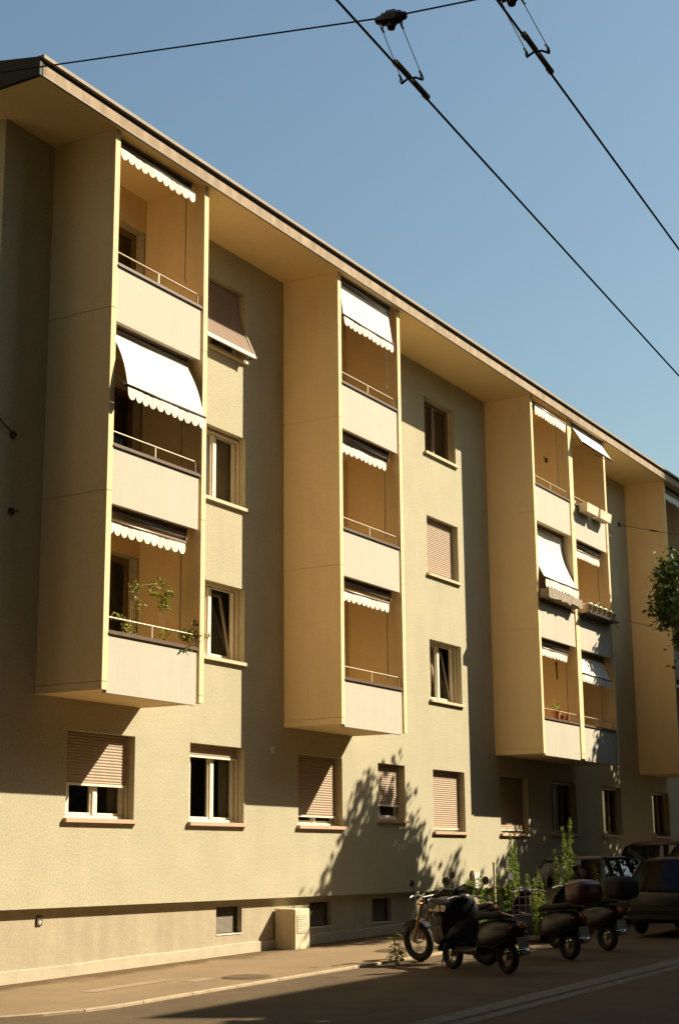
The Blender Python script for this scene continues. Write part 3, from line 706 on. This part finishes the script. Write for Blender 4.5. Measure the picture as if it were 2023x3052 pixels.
def hanger(I, Cc, label):
    T = world_thing('wire_hanger', label, 'wire hanger', tuple(Cc), 'hangers of the contact wires')
    sd = (I2-I1); sd.z = 0; sd.normalize(); pd = Vector((-sd.y, sd.x, 0))
    def P(a, b, c): return I + sd*a + pd*b + Vector((0,0,c))
    rings = []
    for a, h, w_ in ((-.082,.010,.012),(-.075,.020,.018),(-.058,.022,.022),(-.045,.034,.026),(-.030,.034,.030),(-.022,.044,.030),(.022,.044,.030),(.030,.034,.030),(.048,.034,.026),(.06,.022,.022),(.075,.020,.018),(.082,.010,.012)):
        rings.append([P(a, w_*math.cos(t), .022+h*math.sin(t)) for t in [2*math.pi*k/8+.39 for k in range(8)]])
    part('insulator', MB().loft(rings), M['porc'], T)
    part('bell', MB().lathe(tuple(P(0,0,-.045)), [(.004,0),(.018,.006),(.022,.02),(.018,.04),(.012,.05)], 'z', 12).smooth(), M['porc'], T)
    for s in (-1, 1):
        rod = MB()
        t_ = P(s*.050, 0, -.012); b_ = Cc + sd*s*.052 + Vector((0,0,.015))
        part('ring', MB().torus(tuple(t_), .013, .0035, 'y', 12, 6), M['dark'], T); part('ring', MB().torus(tuple(b_), .013, .004, 'y', 12, 6), M['dark'], T)
        rod.tube([t_-Vector((0,0,.012)), b_+Vector((0,0,.013))], .0022, 6)
        rod.tube([t_-Vector((0,0,.012)), t_.lerp(b_, .12)], .0055, 6); rod.tube([t_.lerp(b_, .88), b_+Vector((0,0,.013))], .0055, 6)
        part('link_rod', rod, M['steel'], T)
    cl = MB()
    for a, b in ((-.17,-.02),(.02,.17)):
        cl.tube([Cc+DV*a+Vector((0,0,.020)), Cc+DV*b+Vector((0,0,.020))], .011, 8)
        e_ = a if a < -.1 else b
        cl.tube([Cc+DV*(e_-.02)+Vector((0,0,.010)), Cc+DV*(e_+.02)+Vector((0,0,.012))], .016, 8)
    part('clamp', cl, M['bronze'], T)
    part('cross_arm', MB().tube([Cc-sd*.052+Vector((0,0,.003)), Cc-sd*.02+Vector((0,0,.022)), Cc+sd*.02+Vector((0,0,.022)), Cc+sd*.052+Vector((0,0,.003))], .006, 8), M['dark'], T)
hanger(I1, C1, 'hanger with a dark insulator and two link rods, whole in the sky'); hanger(I2, C2, 'hanger cut off by the top edge of the picture')
for p, lb in ((PA, 'slim grey pole holding the span wire on the building side'), (PB_, 'slim grey pole holding the span wire on the opposite side')):
    T = world_thing('line_pole', lb, 'pole', (p.x, p.y, gz(p.x)), 'poles of the overhead line')
    part('shaft', MB().tube([(p.x,p.y,gz(p.x)),(p.x,p.y,p.z+.4)], [.12,.08], 14).smooth(), M['grey'], T)
    part('cap', MB().lathe((p.x,p.y,p.z+.401), [(.09,0),(.09,.02),(.01,.06)], 'z', 14), M['dark'], T)
def stay(p0, p1, tb_, label):
    p0, p1 = Vector(p0), Vector(p1); T = world_thing('stay_wire', label, 'stay wire', tuple(p0), 'stay wires at the far wall')
    part('wire', MB().tube([p0, p1], .008, 6), M['dark'], T)
    q = p0.lerp(p1, tb_); d = (p1-p0).normalized()
    part('turnbuckle', MB().tube([q-d*.16, q-d*.08, q+d*.08, q+d*.16], [.012,.024,.024,.012], 8), M['dark'], T)
    part('wall_plate', MB().lathe((p0.x, p0.y-.02, p0.z), [(.0,-.03),(.05,-.03),(.07,.02)], 'y', 12), M['dark'], T)
stay((40.94,-.0,10.74), (39.9,-4.0,9.45), .28, 'upper dark stay wire with turnbuckle anchored beside the far tower')
stay((39.6,-.0,7.9), (38.9,-2.4,7.08), .75, 'lower dark stay wire leading into the tree crown')

# ------------------------------------------------------------------ vehicles
def wheel(T, c, r, w_, name='wheel', spokes=5, sr=.012):
    ty = part(name, MB().torus(c, r-w_*.5, w_*.5, 'y', 28, 8).smooth(), M['rubber'], T)
    rm = MB().torus(c, r-w_*.95, .014, 'y', 24, 6)
    for k in range(spokes):
        t = 2*math.pi*k/spokes; rm.tube([c, (c[0]+(r-w_*.95)*math.cos(t), c[1], c[2]+(r-w_*.95)*math.sin(t))], sr, 5)
    rm.lathe((c[0], c[1]-.05, c[2]), [(.0,0),(.04,0),(.04,.1),(.0,.1)], 'y', 12)
    part('rim', rm, M['grey'], ty)
def lic(T, c, lean=.25, txt=True):
    x, y, z = c; n = part('licence_plate', MB().loft([[(x,y-.09,z),(x,y+.09,z),(x-.14*lean,y+.09,z+.14),(x-.14*lean,y-.09,z+.14)],[(x-.004,y-.09,z),(x-.004,y+.09,z),(x-.14*lean-.004,y+.09,z+.14),(x-.14*lean-.004,y-.09,z+.14)]]), M['plate'], T)
    mk = MB(); rnd = random.Random(int(z*1000))
    for row in (.018, .08):
        for i in range(5):
            yy = y+.068-i*.034
            for s in range(3):
                a = row+s*.016; o = rnd.choice((0,.008)); xx = x-a*lean-.006
                mk.quad((xx,yy-.010+o,z+a),(xx,yy-.002+o,z+a),(xx-.013*lean,yy-.002+o,z+a+.013),(xx-.013*lean,yy-.010+o,z+a+.013))
            mk.quad((x-row*lean-.006,yy-.012,z+row),(x-row*lean-.006,yy-.008,z+row),(x-(row+.044)*lean-.006,yy-.008,z+row+.044),(x-(row+.044)*lean-.006,yy-.012,z+row+.044))
    part('characters', mk, M['black'], n)
def sect(x, z, hw, hh, n=12, e=.7, zc=0):
    P = lambda v, p: math.copysign(abs(v)**p, v)
    return [(x, hw*P(math.cos(t), e), z+hh*P(math.sin(t), e)) for t in [2*math.pi*k/n for k in range(n)]]
def mirror(T, p, stemfrom, facing=-1, r=.055, blue=True):
    mm = part('mirror', MB().tube([stemfrom, ((stemfrom[0]+p[0])/2+.01, (stemfrom[1]+p[1])/2, (stemfrom[2]+p[2])/2), (p[0]+.015, p[1], p[2]-.02)], .008, 6).lathe((p[0], p[1], p[2]), [(r,0),(r,.012),(r*.8,.03),(.0,.038)], 'x', 16), M['black'], T)
    part('mirror_glass', MB().lathe((p[0]-.004, p[1], p[2]), [(.0,0),(r*.95,0),(r*.95,.003),(.0,.003)], 'x', 16), M['mirror'], mm)
def motorcycle(loc, rz):
    T = thing('motorcycle', 'black naked motorcycle with round mirrors and pale tank stickers, closest to the wall', 'motorcycle', loc, rz)
    wheel(T, (.70,0,.31), .31, .12, spokes=20, sr=.0035); wheel(T, (-.70,0,.31), .31, .15, spokes=20, sr=.0035)
    fk = MB()
    for s in (-1, 1): fk.tube([(.70,s*.10,.31),(.60,s*.10,.52),(.43,s*.10,.94)], [.024,.028,.022], 8)
    part('fork', fk, M['gold'], T)
    part('front_mudguard', MB().loft([sect(.70+.33*math.cos(t), .31+.33*math.sin(t), .07, .012, 8) for t in [R(a) for a in (40,65,90,115,140)]]), M['black'], T)
    tank = part('tank', MB().loft([sect(.34,.80,.07,.05),sect(.26,.85,.16,.10),sect(.08,.87,.18,.115),sect(-.10,.83,.14,.09),sect(-.2,.79,.07,.05)]).smooth(), M['black'], T)
    cream = mat('sticker_cream', (.62,.55,.38), .5, .05, 6)
    for s in (-1, 1):
        for i in range(3):
            x = .24-.13*i; y = s*(.172 if i else .155)
            sk_ = part('sticker', MB().quad((x,y,.79),(x-.105,y+s*.008,.79),(x-.105,y+s*.008,.88),(x,y,.88)), cream, T)
            x -= .02; y += s*.004
            part('sticker_mark', MB().quad((x,y,.865),(x-.02,y+s*.002,.865),(x-.065,y+s*.007,.80),(x-.045,y+s*.005,.80)), M['black'], sk_)
    part('seat', MB().loft([sect(-.16,.80,.10,.04),sect(-.3,.79,.15,.05),sect(-.55,.82,.14,.05),sect(-.85,.88,.09,.04),sect(-.92,.89,.03,.015)]).smooth(), mat('seat_vinyl', (.12,.085,.07), .6, .15, 20), T)
    part('tail', MB().loft([sect(-.45,.72,.09,.04),sect(-.8,.79,.09,.04),sect(-1.0,.82,.04,.025)]).smooth(), M['black'], T)
    part('engine', MB().ell((.02,0,.44),.27,.19,.17,14,8,.6).ell((.12,0,.62),.14,.15,.13,12,6,.6), M['dark'], T)
    part('frame', MB().tube([(.40,0,.85),(.3,0,.45),(.15,0,.24),(-.3,0,.26),(-.4,0,.62),(-.1,0,.78)], .022, 8).tube([(-.3,.12,.33),(-.70,.12,.31)], .02, 6).tube([(-.3,-.12,.33),(-.70,-.12,.31)], .02, 6), M['dark'], T)
    part('exhaust', MB().tube([(.22,-.12,.45),(.1,-.17,.25),(-.4,-.18,.27),(-.45,-.18,.30),(-.85,-.2,.45)], [.02,.022,.025,.045,.045], 10).smooth(), M['chrome'], T)
    part('handlebar', MB().tube([(.30,.40,1.03),(.33,.28,1.05),(.38,.12,.99),(.38,-.12,.99),(.33,-.28,1.05),(.30,-.40,1.03)], .012, 8), M['grey'], T)
    part('grip', MB().tube([(.298,.41,1.03),(.325,.29,1.05)], .021, 8).tube([(.298,-.41,1.03),(.325,-.29,1.05)], .021, 8), M['rubber'], T)
    lv = MB()
    for s in (-1, 1): lv.tube([(.36,s*.25,1.05),(.39,s*.33,1.04),(.36,s*.42,1.02)], .006, 6).ell((.35,s*.24,1.075),.035,.025,.022,8,6)
    part('lever', lv, M['chrome'], T)
    for s in (-1, 1): mirror(T, (.26, s*.44, 1.24), (.33, s*.30, 1.06))
    part('headlight', MB().lathe((.44,0,.93), [(.03,-.06),(.09,-.03),(.10,.04),(.085,.055),(.0,.065)], 'x', 18).smooth(), M['chrome'], T)
    part('tail_lamp', MB().ell((-1.01,0,.82),.025,.05,.03,10,6), M['red'], T)
    lic(T, (-1.04,0,.58), -.2)
    for s in (-1, 1): part('cable', MB().tube([(.36,s*.22,1.05),(.50,s*.15,1.0),(.46,s*.06,.85),(.36,s*.05,.72)], .006, 6), M['rubber'], T)
    part('instrument', MB().lathe((.40,0,1.04), [(.03,-.03),(.05,0),(.05,.015),(.0,.02)], 'z', 14), M['dark'], T)
    for s in (-1, 1): part('indicator', MB().tube([(.42,s*.08,.90),(.42,s*.17,.90)], .008, 6).ell((.42,s*.19,.90),.03,.025,.022,8,6), M['orange'], T)
    part('side_stand', MB().tube([(.0,.16,.25),(-.05,.30,.01)], .012, 6), M['dark'], T)
    return T
def scooter(loc, rz, label, rack=False, case=None, cover=False, body='black'):
    T = thing('scooter', label, 'scooter', loc, rz, 'scooters parked nose to the wall')
    wheel(T, (.62,0,.22), .22, .10); wheel(T, (-.63,0,.22), .22, .11)
    part('leg_shield', MB().loft([sect(.42,.30,.16,.03),sect(.47,.48,.23,.04),sect(.46,.70,.22,.05),sect(.41,.88,.15,.05),sect(.36,.96,.07,.03)]).smooth(), M[body], T)
    part('front_mudguard', MB().loft([sect(.62+.26*math.cos(t), .22+.26*math.sin(t), .085, .02, 8) for t in [R(a) for a in (10,45,80,110,150)]]).smooth(), M[body], T)
    part('floorboard', MB().loft([sect(.42,.29,.17,.05),sect(.1,.27,.17,.05),sect(-.15,.30,.17,.07)]), M['dark'], T)
    part('rear_body', MB().loft([sect(-.08,.42,.12,.13),sect(-.25,.50,.20,.20),sect(-.55,.53,.22,.20),sect(-.82,.56,.17,.15),sect(-.95,.60,.07,.06)]).smooth(), M[body], T)
    part('seat', MB().loft([sect(-.05,.74,.10,.04),sect(-.2,.77,.15,.05),sect(-.5,.78,.15,.05),sect(-.82,.81,.11,.045),sect(-.88,.81,.04,.02)]).smooth(), M['rubber'], T)
    part('headset', MB().ell((.34,0,1.0),.10,.11,.075,12,8), M[body], T)
    part('handlebar', MB().tube([(.26,.36,.99),(.30,.2,1.02),(.30,-.2,1.02),(.26,-.36,.99)], .015, 8), M['dark'], T)
    part('headlight', MB().lathe((.415,0,1.0), [(.075,0),(.07,.015),(.0,.03)], 'x', 16), M['chrome'], T)
    for s in (-1, 1): mirror(T, (.26, s*.36, 1.24), (.31, s*.24, 1.03), r=.06)
    part('tail_lamp', MB().ell((-.955,0,.66),.03,.06,.045,10,6), M['orange'], T)
    ind = MB()
    for s in (-1, 1): ind.ell((-.88,s*.13,.62),.03,.03,.02,8,6)
    part('indicator', ind, M['red'], T)
    part('exhaust', MB().tube([(-.3,-.17,.22),(-.55,-.19,.25),(-.85,-.19,.30)], [.04,.055,.04], 10).smooth(), M['chrome'], T)
    lic(T, (-.99,0,.36), -.25)
    part('side_panel_seam', MB().tube([(-.12,.205,.44),(-.3,.214,.36),(-.6,.216,.36),(-.85,.17,.47)], .006, 5), M['rubber'], T)
    part('brake_cable', MB().tube([(.29,.2,1.03),(.38,.14,1.02),(.44,.07,.92)], .006, 5), M['rubber'], T)
    part('side_script', MB().tube([(-.45+.0*k,.228,.52) for k in range(2)] + [(-.45-.03*k, .229, .52+(.018 if k % 2 else -.006)) for k in range(1,7)], .005, 5), M['chrome'], T)
    if rack:
        r_ = MB(); x = -1.0; W_ = .17
        for z in (.80,.92,1.03,1.14): r_.tube([(x,-W_,z),(x,W_,z)], .008, 6)
        for y in (-W_,-.05,.06,W_): r_.tube([(x,y,.80),(x,y,1.14)], .008, 6)
        r_.tube([(-.75,-W_,.82),(-1.0,-W_-.0,.78),(-1.02,W_,.78),(-.75,W_,.82)], .010, 6)
        part('luggage_rack', r_, M['steel'], T)
    if case:
        part('top_case', MB().ell((-1.0,0,1.0),.24,.27,.19,18,10,.62).smooth(), M[case], T)
        part('case_mount', MB().box(-1.1,-.7,-.1,.1,.80,.83), M['dark'], T)
    if cover:
        part('windshield', MB().loft([[(.42,y,.98-abs(y)*.2) for y in (-.2,-.1,0,.1,.2)]+[(.43,y,.98-abs(y)*.2) for y in (.2,.1,0,-.1,-.2)],[(.30,y,1.2-abs(y)*.35) for y in (-.17,-.08,0,.08,.17)]+[(.31,y,1.2-abs(y)*.35) for y in (.17,.08,0,-.08,-.17)]]), M['carglass'], T)
        part('leg_cover', MB().loft([sect(.40,.34,.27,.06),sect(.43,.6,.34,.10),sect(.38,.85,.30,.12),sect(.28,1.0,.12,.06)]).smooth(), M['rubber'], T)
    return T
def place(fx, fy, rx, ry):    # front and rear contact -> origin, heading
    x, y = (fx+rx)/2, (fy+ry)/2
    return (x, y, gz(x)), math.atan2(fy-ry, fx-rx)
l, r_ = place(21.55,-3.3,21.12,-4.62); mc = motorcycle(l, r_); mc.rotation_euler = (R(-7), 0, r_)
l, r_ = place(20.45,-4.38,19.88,-5.5); scooter(l, r_, 'black scooter with leg cover and empty wire rack, nearest the street lane', rack=True, cover=True)
l, r_ = place(22.85,-4.3,22.3,-5.45); scooter(l, r_, 'black scooter with a big dark red top case', case='maroon')
l, r_ = place(24.75,-4.2,24.2,-5.35); scooter(l, r_, 'black scooter with a black top case, nearest the black car', case='rubber')

def car(loc, rz, label, paint, L_=4.4, W_=1.76, H=1.44, van=False, gl='carglass'):
    T = thing('parked_car', label, 'car', loc, rz, 'cars parked beyond the motorbikes')
    hw = W_/2; h0, hb = .22, .82 if not van else .92
    def ring(x, zt, w_, zb=h0): return [(x,-w_*.92,zb),(x,-w_,zb+.15),(x,-w_,zt-.14),(x,-w_*.9,zt),(x,w_*.9,zt),(x,w_,zt-.14),(x,w_,zb+.15),(x,w_*.92,zb)]
    xf, xr = L_/2, -L_/2
    st = [(xr,.72,.86,.35),(xr+.06,hb-.04,.95,.3),(xr+.3,hb,1,.22),(-.6,hb+.02,1,.2),(.5,hb,1,.2),(xf-1.15,hb-.03,1,.2),(xf-.6,hb-.10,.97,.22),(xf-.12,hb-.24,.88,.25),(xf,.5,.78,.3)]
    B = part('body', MB().loft([ring(x, z, hw*w_, zb) for x, z, w_, zb in st]).smooth(), M[paint], T)
    # cabin outline (x, z): base and roof
    cb = [(xr+.12, hb), (xr+.55, H-.05), (-.9, H), (.15, H-.01), (.55, H-.06), (xf-1.15, hb)] if not van else [(xr+.05, hb), (xr+.3, H-.03), (-.7, H), (.6, H-.01), (1.0, H-.09), (xf-.75, hb)]
    roofm = MB(); top = cb[1:5]; rw = hw*.72
    roofm.loft([[(x, -rw, z-.035), (x, -rw*.8, z+.0), (x, rw*.8, z+.0), (x, rw, z-.035), (x, rw*.8, z-.05), (x, -rw*.8, z-.05)] for x, z in top])
    part('roof', roofm.smooth(), M[paint], T)
    bw = hw*.94
    for s in (-1, 1):
        for (a, b) in ((cb[0], cb[1]), (cb[5], cb[4])): part('pillar', MB().tube([(a[0], s*bw, a[1]-.02), (b[0], s*rw, b[1]-.03)], .035, 6), M['black'], T)
        for xm, xt in ((-.35,-.4),(.55 if van else .25,.5 if van else .2),(xr+1.0, xr+1.15)): part('pillar', MB().tube([(xm, s*bw, hb-.01), (xt, s*rw, H-.045)], .028, 6), M['black'], T)
    for s in (-1, 1):
        part('side_window', MB().quad((cb[0][0]+.03, s*(bw-.01), hb-.01), (cb[5][0]-.05, s*(bw-.01), hb-.01), (cb[4][0]-.02, s*(rw-.01), cb[4][1]-.04), (cb[1][0]+.03, s*(rw-.01), cb[1][1]-.04)), M[gl], T)
    for nm, a, b in (('windscreen', cb[5], cb[4]), ('rear_window', cb[0], cb[1])):
        mb = MB(); pts = []
        for q in range(7):
            t = -1+q/3; bulge = .08*(1-t*t)*(1 if nm == 'windscreen' else -1)
            pts.append(((a[0]+bulge, bw*.97*t, a[1]-.01), (b[0]+bulge*.5, rw*.97*t, b[1]-.02)))
        for u_, v_ in zip(pts, pts[1:]): mb.quad(u_[0], v_[0], v_[1], u_[1])
        part(nm, mb.smooth(), M[gl], T)
    for x in (xf-.85, xr+.8):
        for s in (-1, 1):
            c = (x, s*(hw-.10), .31); ty = part('wheel', MB().torus(c, .22, .09, 'y', 24, 8).smooth(), M['rubber'], T)
            part('rim', MB().lathe((x, s*(hw-.10)-.07, .31), [(.0,0),(.17,0),(.2,.02),(.2,.12),(.17,.14),(.0,.14)], 'y', 20), M['grey'], ty)
    for s in (-1, 1):
        part('tail_lamp', MB().ell((xr+.07, s*hw*.78, .72), .07, .13, .09, 10, 6, .7), M['red'], T)
        part('headlight', MB().ell((xf-.16, s*hw*.62, .58), .12, .16, .06, 10, 6, .7), M['chrome'], T)
        part('wing_mirror', MB().ell((cb[5][0]-.35, s*(hw+.08), hb+.08), .06, .10, .06, 10, 6), M[paint], T)
    part('bumper', MB().loft([ring(xr-.05,.52,hw*.86,.3), ring(xr+.05,.56,hw*.93,.28)]), M['black'], T)
    part('seat', MB().ell((-.1,.36,.75),.12,.22,.38,10,8,.7).ell((-.1,-.36,.75),.12,.22,.38,10,8,.7).ell((-1.0,0,.72),.12,.6,.3,10,8,.7), M['rubber'], T)
    return T
car((29.4,-5.3,gz(29.4)), R(2), 'black hatchback seen from behind, rear window reflecting the sky', 'darkcar', 4.2, 1.76, 1.40, gl='privacy')
car((30.9,-2.35,gz(30.9)), R(181), 'bronze car with low roof between the weeds and the wall', 'browncar', 4.4, 1.74, 1.42)
car((37.2,-2.1,gz(37.2)), R(180), 'tall brown van-like car farthest along the wall', 'redcar', 4.5, 1.8, 1.66, van=True)

# slim pale post among the weeds
solo('marker_post', MB().box(25.2,25.235,-2.92,-2.885,gz(25),1.25).box(25.193,25.242,-2.927,-2.878,1.251,1.268), M['base'], 'slim pale post standing among the weeds', 'post')

# ------------------------------------------------------------------ weeds
def weed(x, y, h, spread, nl, label, spike=False, Ls=(.09,.16), group='weeds growing by the parked bikes'):
    z = gz(x); T = world_thing('weed_plant', label, 'weed', (x, y, z), group)
    s = MB(); lf = MB(); ns = max(2, int(spread*14))
    for k in range(ns):
        a = random.uniform(0, 6.28); rr = random.uniform(0, spread); hh = h*random.uniform(.55, 1) if k else h
        lean = Vector((math.cos(a)*rr, math.sin(a)*rr*.7, 0)); b0 = Vector((x, y, z))+lean*.45
        pts = [b0+lean*t*.7+Vector((random.gauss(0,.012), random.gauss(0,.012), hh*t)) for t in (0,.35,.7,1)]
        s.tube(pts, [.009,.008,.006,.003], 5)
        for i in range(nl//ns):
            t = random.uniform(.08, 1); q = min(2, int(t*3)); tt = t*3-q if t < 1 else 1
            p = pts[q].lerp(pts[q+1], min(1, max(0, tt)))
            d = rdir(); d.z = random.uniform(-.5, .45); sc = 1.15-.75*t
            lf.leaf(p, d, (0,0,1), random.uniform(*Ls)*sc*1.2, random.uniform(.035,.06)*sc)
        if spike:
            for i in range(60):
                t = random.uniform(.80, 1.02); p = b0+lean*t*.7+Vector((0,0,hh*t)); lf.leaf(p, rdir(), rdir(), .035, .018)
    part('stem', s, M['stem'], T); part('foliage', lf, M['weed'], T)
weed(25.15,-3.35, 1.86, .20, 620, 'tall upright weed with a pointed tip, beside the pale post', True)
weed(27.45,-3.35, 2.12, .22, 680, 'tallest weed with two thin seed spikes, in front of the dark wall', True)
weed(24.1,-2.95, 1.3, .40, 1100, 'low bushy weed at the sunlit end of the clump')
weed(24.75,-3.1, 1.35, .38, 1000, 'low bushy weed in front of the pale post')
weed(25.75,-3.3, 1.2, .45, 900, 'low bushy weed between the two tall weeds, in front of the pointed one')
weed(26.5,-3.3, 1.25, .45, 900, 'low bushy weed between the two tall weeds, nearer the cars')
weed(27.6,-3.4, 1.35, .42, 800, 'low bushy weed at the foot of the tallest weed')
weed(28.5,-3.6, 1.35, .4, 420, 'dim bushy weed in front of the bronze car')
weed(23.5,-3.0, .9, .12, 110, 'thin weed against the plinth behind the motorcycle')
weed(20.65,-3.35, .52, .12, 46, 'small broad-leaved weed at the front wheel of the motorcycle', Ls=(.14,.22))

# ------------------------------------------------------------------ trees and neighbours
def tree(x, y, clumps, label, leafn, Ls=.15, limbs=(), trunk_h=3.0, ymax=None, group=None):
    random.seed(int(abs(x)*97+abs(y)*31)); z = gz(x); T = world_thing('street_tree', label, 'tree', (x, y, z), group)
    tk_ = MB(); tk_.tube([(x,y,z-.05),(x+.05,y,z+trunk_h*.5),(x-.03,y+.02,z+trunk_h),(x,y,z+trunk_h*1.7)], [.19,.15,.13,.06], 12)
    for c, r_, n_ in clumps: tk_.tube([(x,y,z+trunk_h*.95), Vector((x,y,z+trunk_h*1.2)).lerp(Vector(c), .5), c], [.06,.04,.012], 6)
    part('trunk', tk_.smooth(), M['bark'], T)
    lf = MB(); tot = sum(n_ for _, _, n_ in clumps)
    for c, r_, n_ in clumps:
        nt_ = max(1, int(leafn*n_/tot/9))
        for _ in range(nt_):      # twigs carrying small sprays
            d = rdir(); rad = random.random()**.45
            p = Vector(c)+Vector((d.x*r_[0], d.y*r_[1], d.z*1.2*r_[2]))*rad
            if ymax is not None and p.y > ymax: continue
            for _k in range(9):
                q = p+Vector((random.gauss(0,.13), random.gauss(0,.13), random.gauss(0,.10)))
                dd = rdir(); dd.z -= .35; s_ = random.uniform(.7,1.25)
                lf.leaf(q, dd, (random.gauss(0,.5), random.gauss(0,.5), 1), Ls*s_, Ls*.75*s_)
    part('crown', lf, M['leaf'], T)
# tree whose edge shows at the right border
tree(41.5,-4.4, [((37.95,-2.5,7.9),(.72,.5,1.0),10),((38.7,-2.7,8.2),(1.0,.8,1.2),12),((39.6,-3.2,7.2),(1.6,1.2,1.6),20),((41.5,-4.2,8.0),(2.2,1.8,2.2),30),
   ((40.2,-4.6,4.8),(2.6,1.6,1.8),30),((37.9,-4.5,4.6),(1.5,1.1,1.3),18),((36.6,-4.9,3.6),(1.0,.8,.9),10),((44.0,-4.3,6.0),(2.4,1.8,2.4),24),((39.2,-5.0,6.4),(1.7,1.3,1.4),18),((41.8,-4.3,6.9),(1.4,1.2,1.2),14),((40.6,-3.6,6.0),(1.3,1.0,1.2),12),((42.8,-4.2,7.2),(1.3,1.1,1.3),14),((41.6,-3.6,8.4),(1.2,1.0,.9),8)],
   'broad leafy tree in front of the far balcony tower', 42000, .17, trunk_h=2.6, ymax=-1.75)
# street tree outside the frame whose shadow dapples the lower wall
tree(33.0,-5.6, [((32.7,-5.6,6.3),(1.4,1.0,1.3),26),((31.9,-5.5,7.9),(.55,.6,.95),10),((32.8,-5.5,8.1),(.5,.6,1.0),10),((33.5,-5.6,7.4),(.6,.7,1.0),10),((31.9,-5.7,5.2),(1.1,.9,.8),14),((34.0,-5.5,6.0),(.6,.7,.9),9),((33.0,-5.6,4.9),(1.4,1.0,.7),14),((30.6,-5.6,6.3),(1.0,.8,.75),10),((31.5,-5.6,7.0),(.9,.8,.8),12)],
   'young street tree whose dappled shade falls on the lower wall', 12000, .18, trunk_h=3.0)
tree(31.4,-7.3, [((31.4,-7.3,3.7),(1.9,1.4,.9),24),((30.2,-7.4,3.5),(1.2,1.0,.8),10),((32.8,-7.2,3.7),(1.2,1.0,.8),12)], 'low unseen tree added to shade the parked bikes', 8500, .18, trunk_h=2.2)  # unseen crown added and kept low to darken the ground by the bikes
tree(36.5,-7.7, [((36.5,-7.7,6.6),(3.0,1.9,2.3),34),((35.0,-7.4,4.6),(1.6,1.3,1.3),10),((39.0,-7.6,5.6),(2.2,1.6,1.7),18),((42.5,-7.8,6.5),(2.4,1.8,2.0),18)], 'unseen tree added to shade the parked cars and block sky', 17000, .22, trunk_h=2.6)  # unseen tree added and enlarged to shade the cars and hide sky

def neighbour(name, label, x0, x1, yf, yb, zf, zb, floors, wins):
    T = world_thing(name, label, 'building', ((x0+x1)/2, yf, gz(x0)))
    w_ = MB().loft([[(x0,yf,-.8),(x0,yf,zf),(x0,yb,zb),(x0,yb,-.8)],[(x1,yf,-.8),(x1,yf,zf),(x1,yb,zb),(x1,yb,-.8)]])
    part('wall', w_, M['opp'], T)
    for k in range(floors):
        for i in range(wins):
            x = x0+1.6+i*(x1-x0-3.0)/max(1, wins-1); z = 1.0+k*3.0
            W_ = part('window', MB().box(x-.6,x+.6,yf+.001,yf+.04,z,z+.06).box(x-.6,x+.6,yf+.001,yf+.04,z+1.44,z+1.5).box(x-.6,x-.54,yf+.001,yf+.04,z+.06,z+1.44).box(x+.54,x+.6,yf+.001,yf+.04,z+.06,z+1.44), M['white'], T)
            part('pane', MB().box(x-.54,x+.54,yf+.001,yf+.015,z+.06,z+1.44), M['black'], W_)
neighbour('town_house', 'dull rendered house with a mono-pitch roof across the street', 28.16, 62.0, -16.4, -26.0, 14.05, 8.3, 4, 9)
neighbour('shading_tower', 'tall dull rendered tower placed unseen across the street to shade the far eave', 62.8, 80, -16.4, -20, 37, 37, 11, 5)  # unseen tower, sized so its shadow edge falls on the far eave

neighbour('added_block', 'long tall dull block added unseen behind the viewpoint to cut skylight', -45, 24.0, -16.4, -27, 31, 31, 9, 12)  # unseen block added and raised to keep skylight off the shaded wall
neighbour('added_side_house', 'dull unseen house added beyond the gable end to cut skylight', -14, 9.0, .5, 14, 27, 27, 0, 1)  # added out of view to screen the first fin from the left sky
for (x, y, lb) in ((16.4,-11.8,'round tree added across the lane to block sky, nearest the viewpoint'),(20.0,-11.6,'round tree added across the lane to block sky, second from the viewpoint'),(26.5,-11.4,'round tree added across the lane to block sky, third from the viewpoint'),(33.5,-11.5,'round tree added across the lane to block sky, farthest of the row')):  # unseen tree row added to hold skylight off the road
    tree(x, -13.6, [((x,-13.3,6.5),(3.3,1.7,2.1),24),((x+1.8,-12.8,5.2),(2.0,1.5,1.4),10),((x-1.8,-12.9,5.2),(2.0,1.5,1.4),10)], lb, 9500, .36, trunk_h=2.4, group='round trees added across the lane to block sky')

tree(9.0,-1.2, [((9.0,-1.2,4.5),(2.2,2.2,2.2),16),((9.2,-1.2,7.5),(2.4,2.4,2.4),20),((9.0,-1.0,10.5),(2.2,2.2,2.2),16)], 'tall unseen tree added beyond the gable end to darken the first fin', 9000, .34, trunk_h=2.6)  # added to hide lit ground and sky from the first fin

tree(5.4,-4.9, [((5.4,-4.9,4.2),(2.2,2.0,2.0),16),((5.6,-4.9,7.0),(2.3,2.1,2.2),18),((5.4,-4.8,9.8),(2.0,2.0,2.0),14)], 'tall tree added left of the view to darken the first fin, nearer the lane', 8000, .34, trunk_h=2.4)  # second added screen, cuts bounce and sky light on the first fin

neighbour('added_end_block', 'distant dull block added behind the viewpoint to cut skylight', -70, -24, -15.8, 0, 28, 28, 0, 1)  # added to close the open sky at the street end, darkens the shade
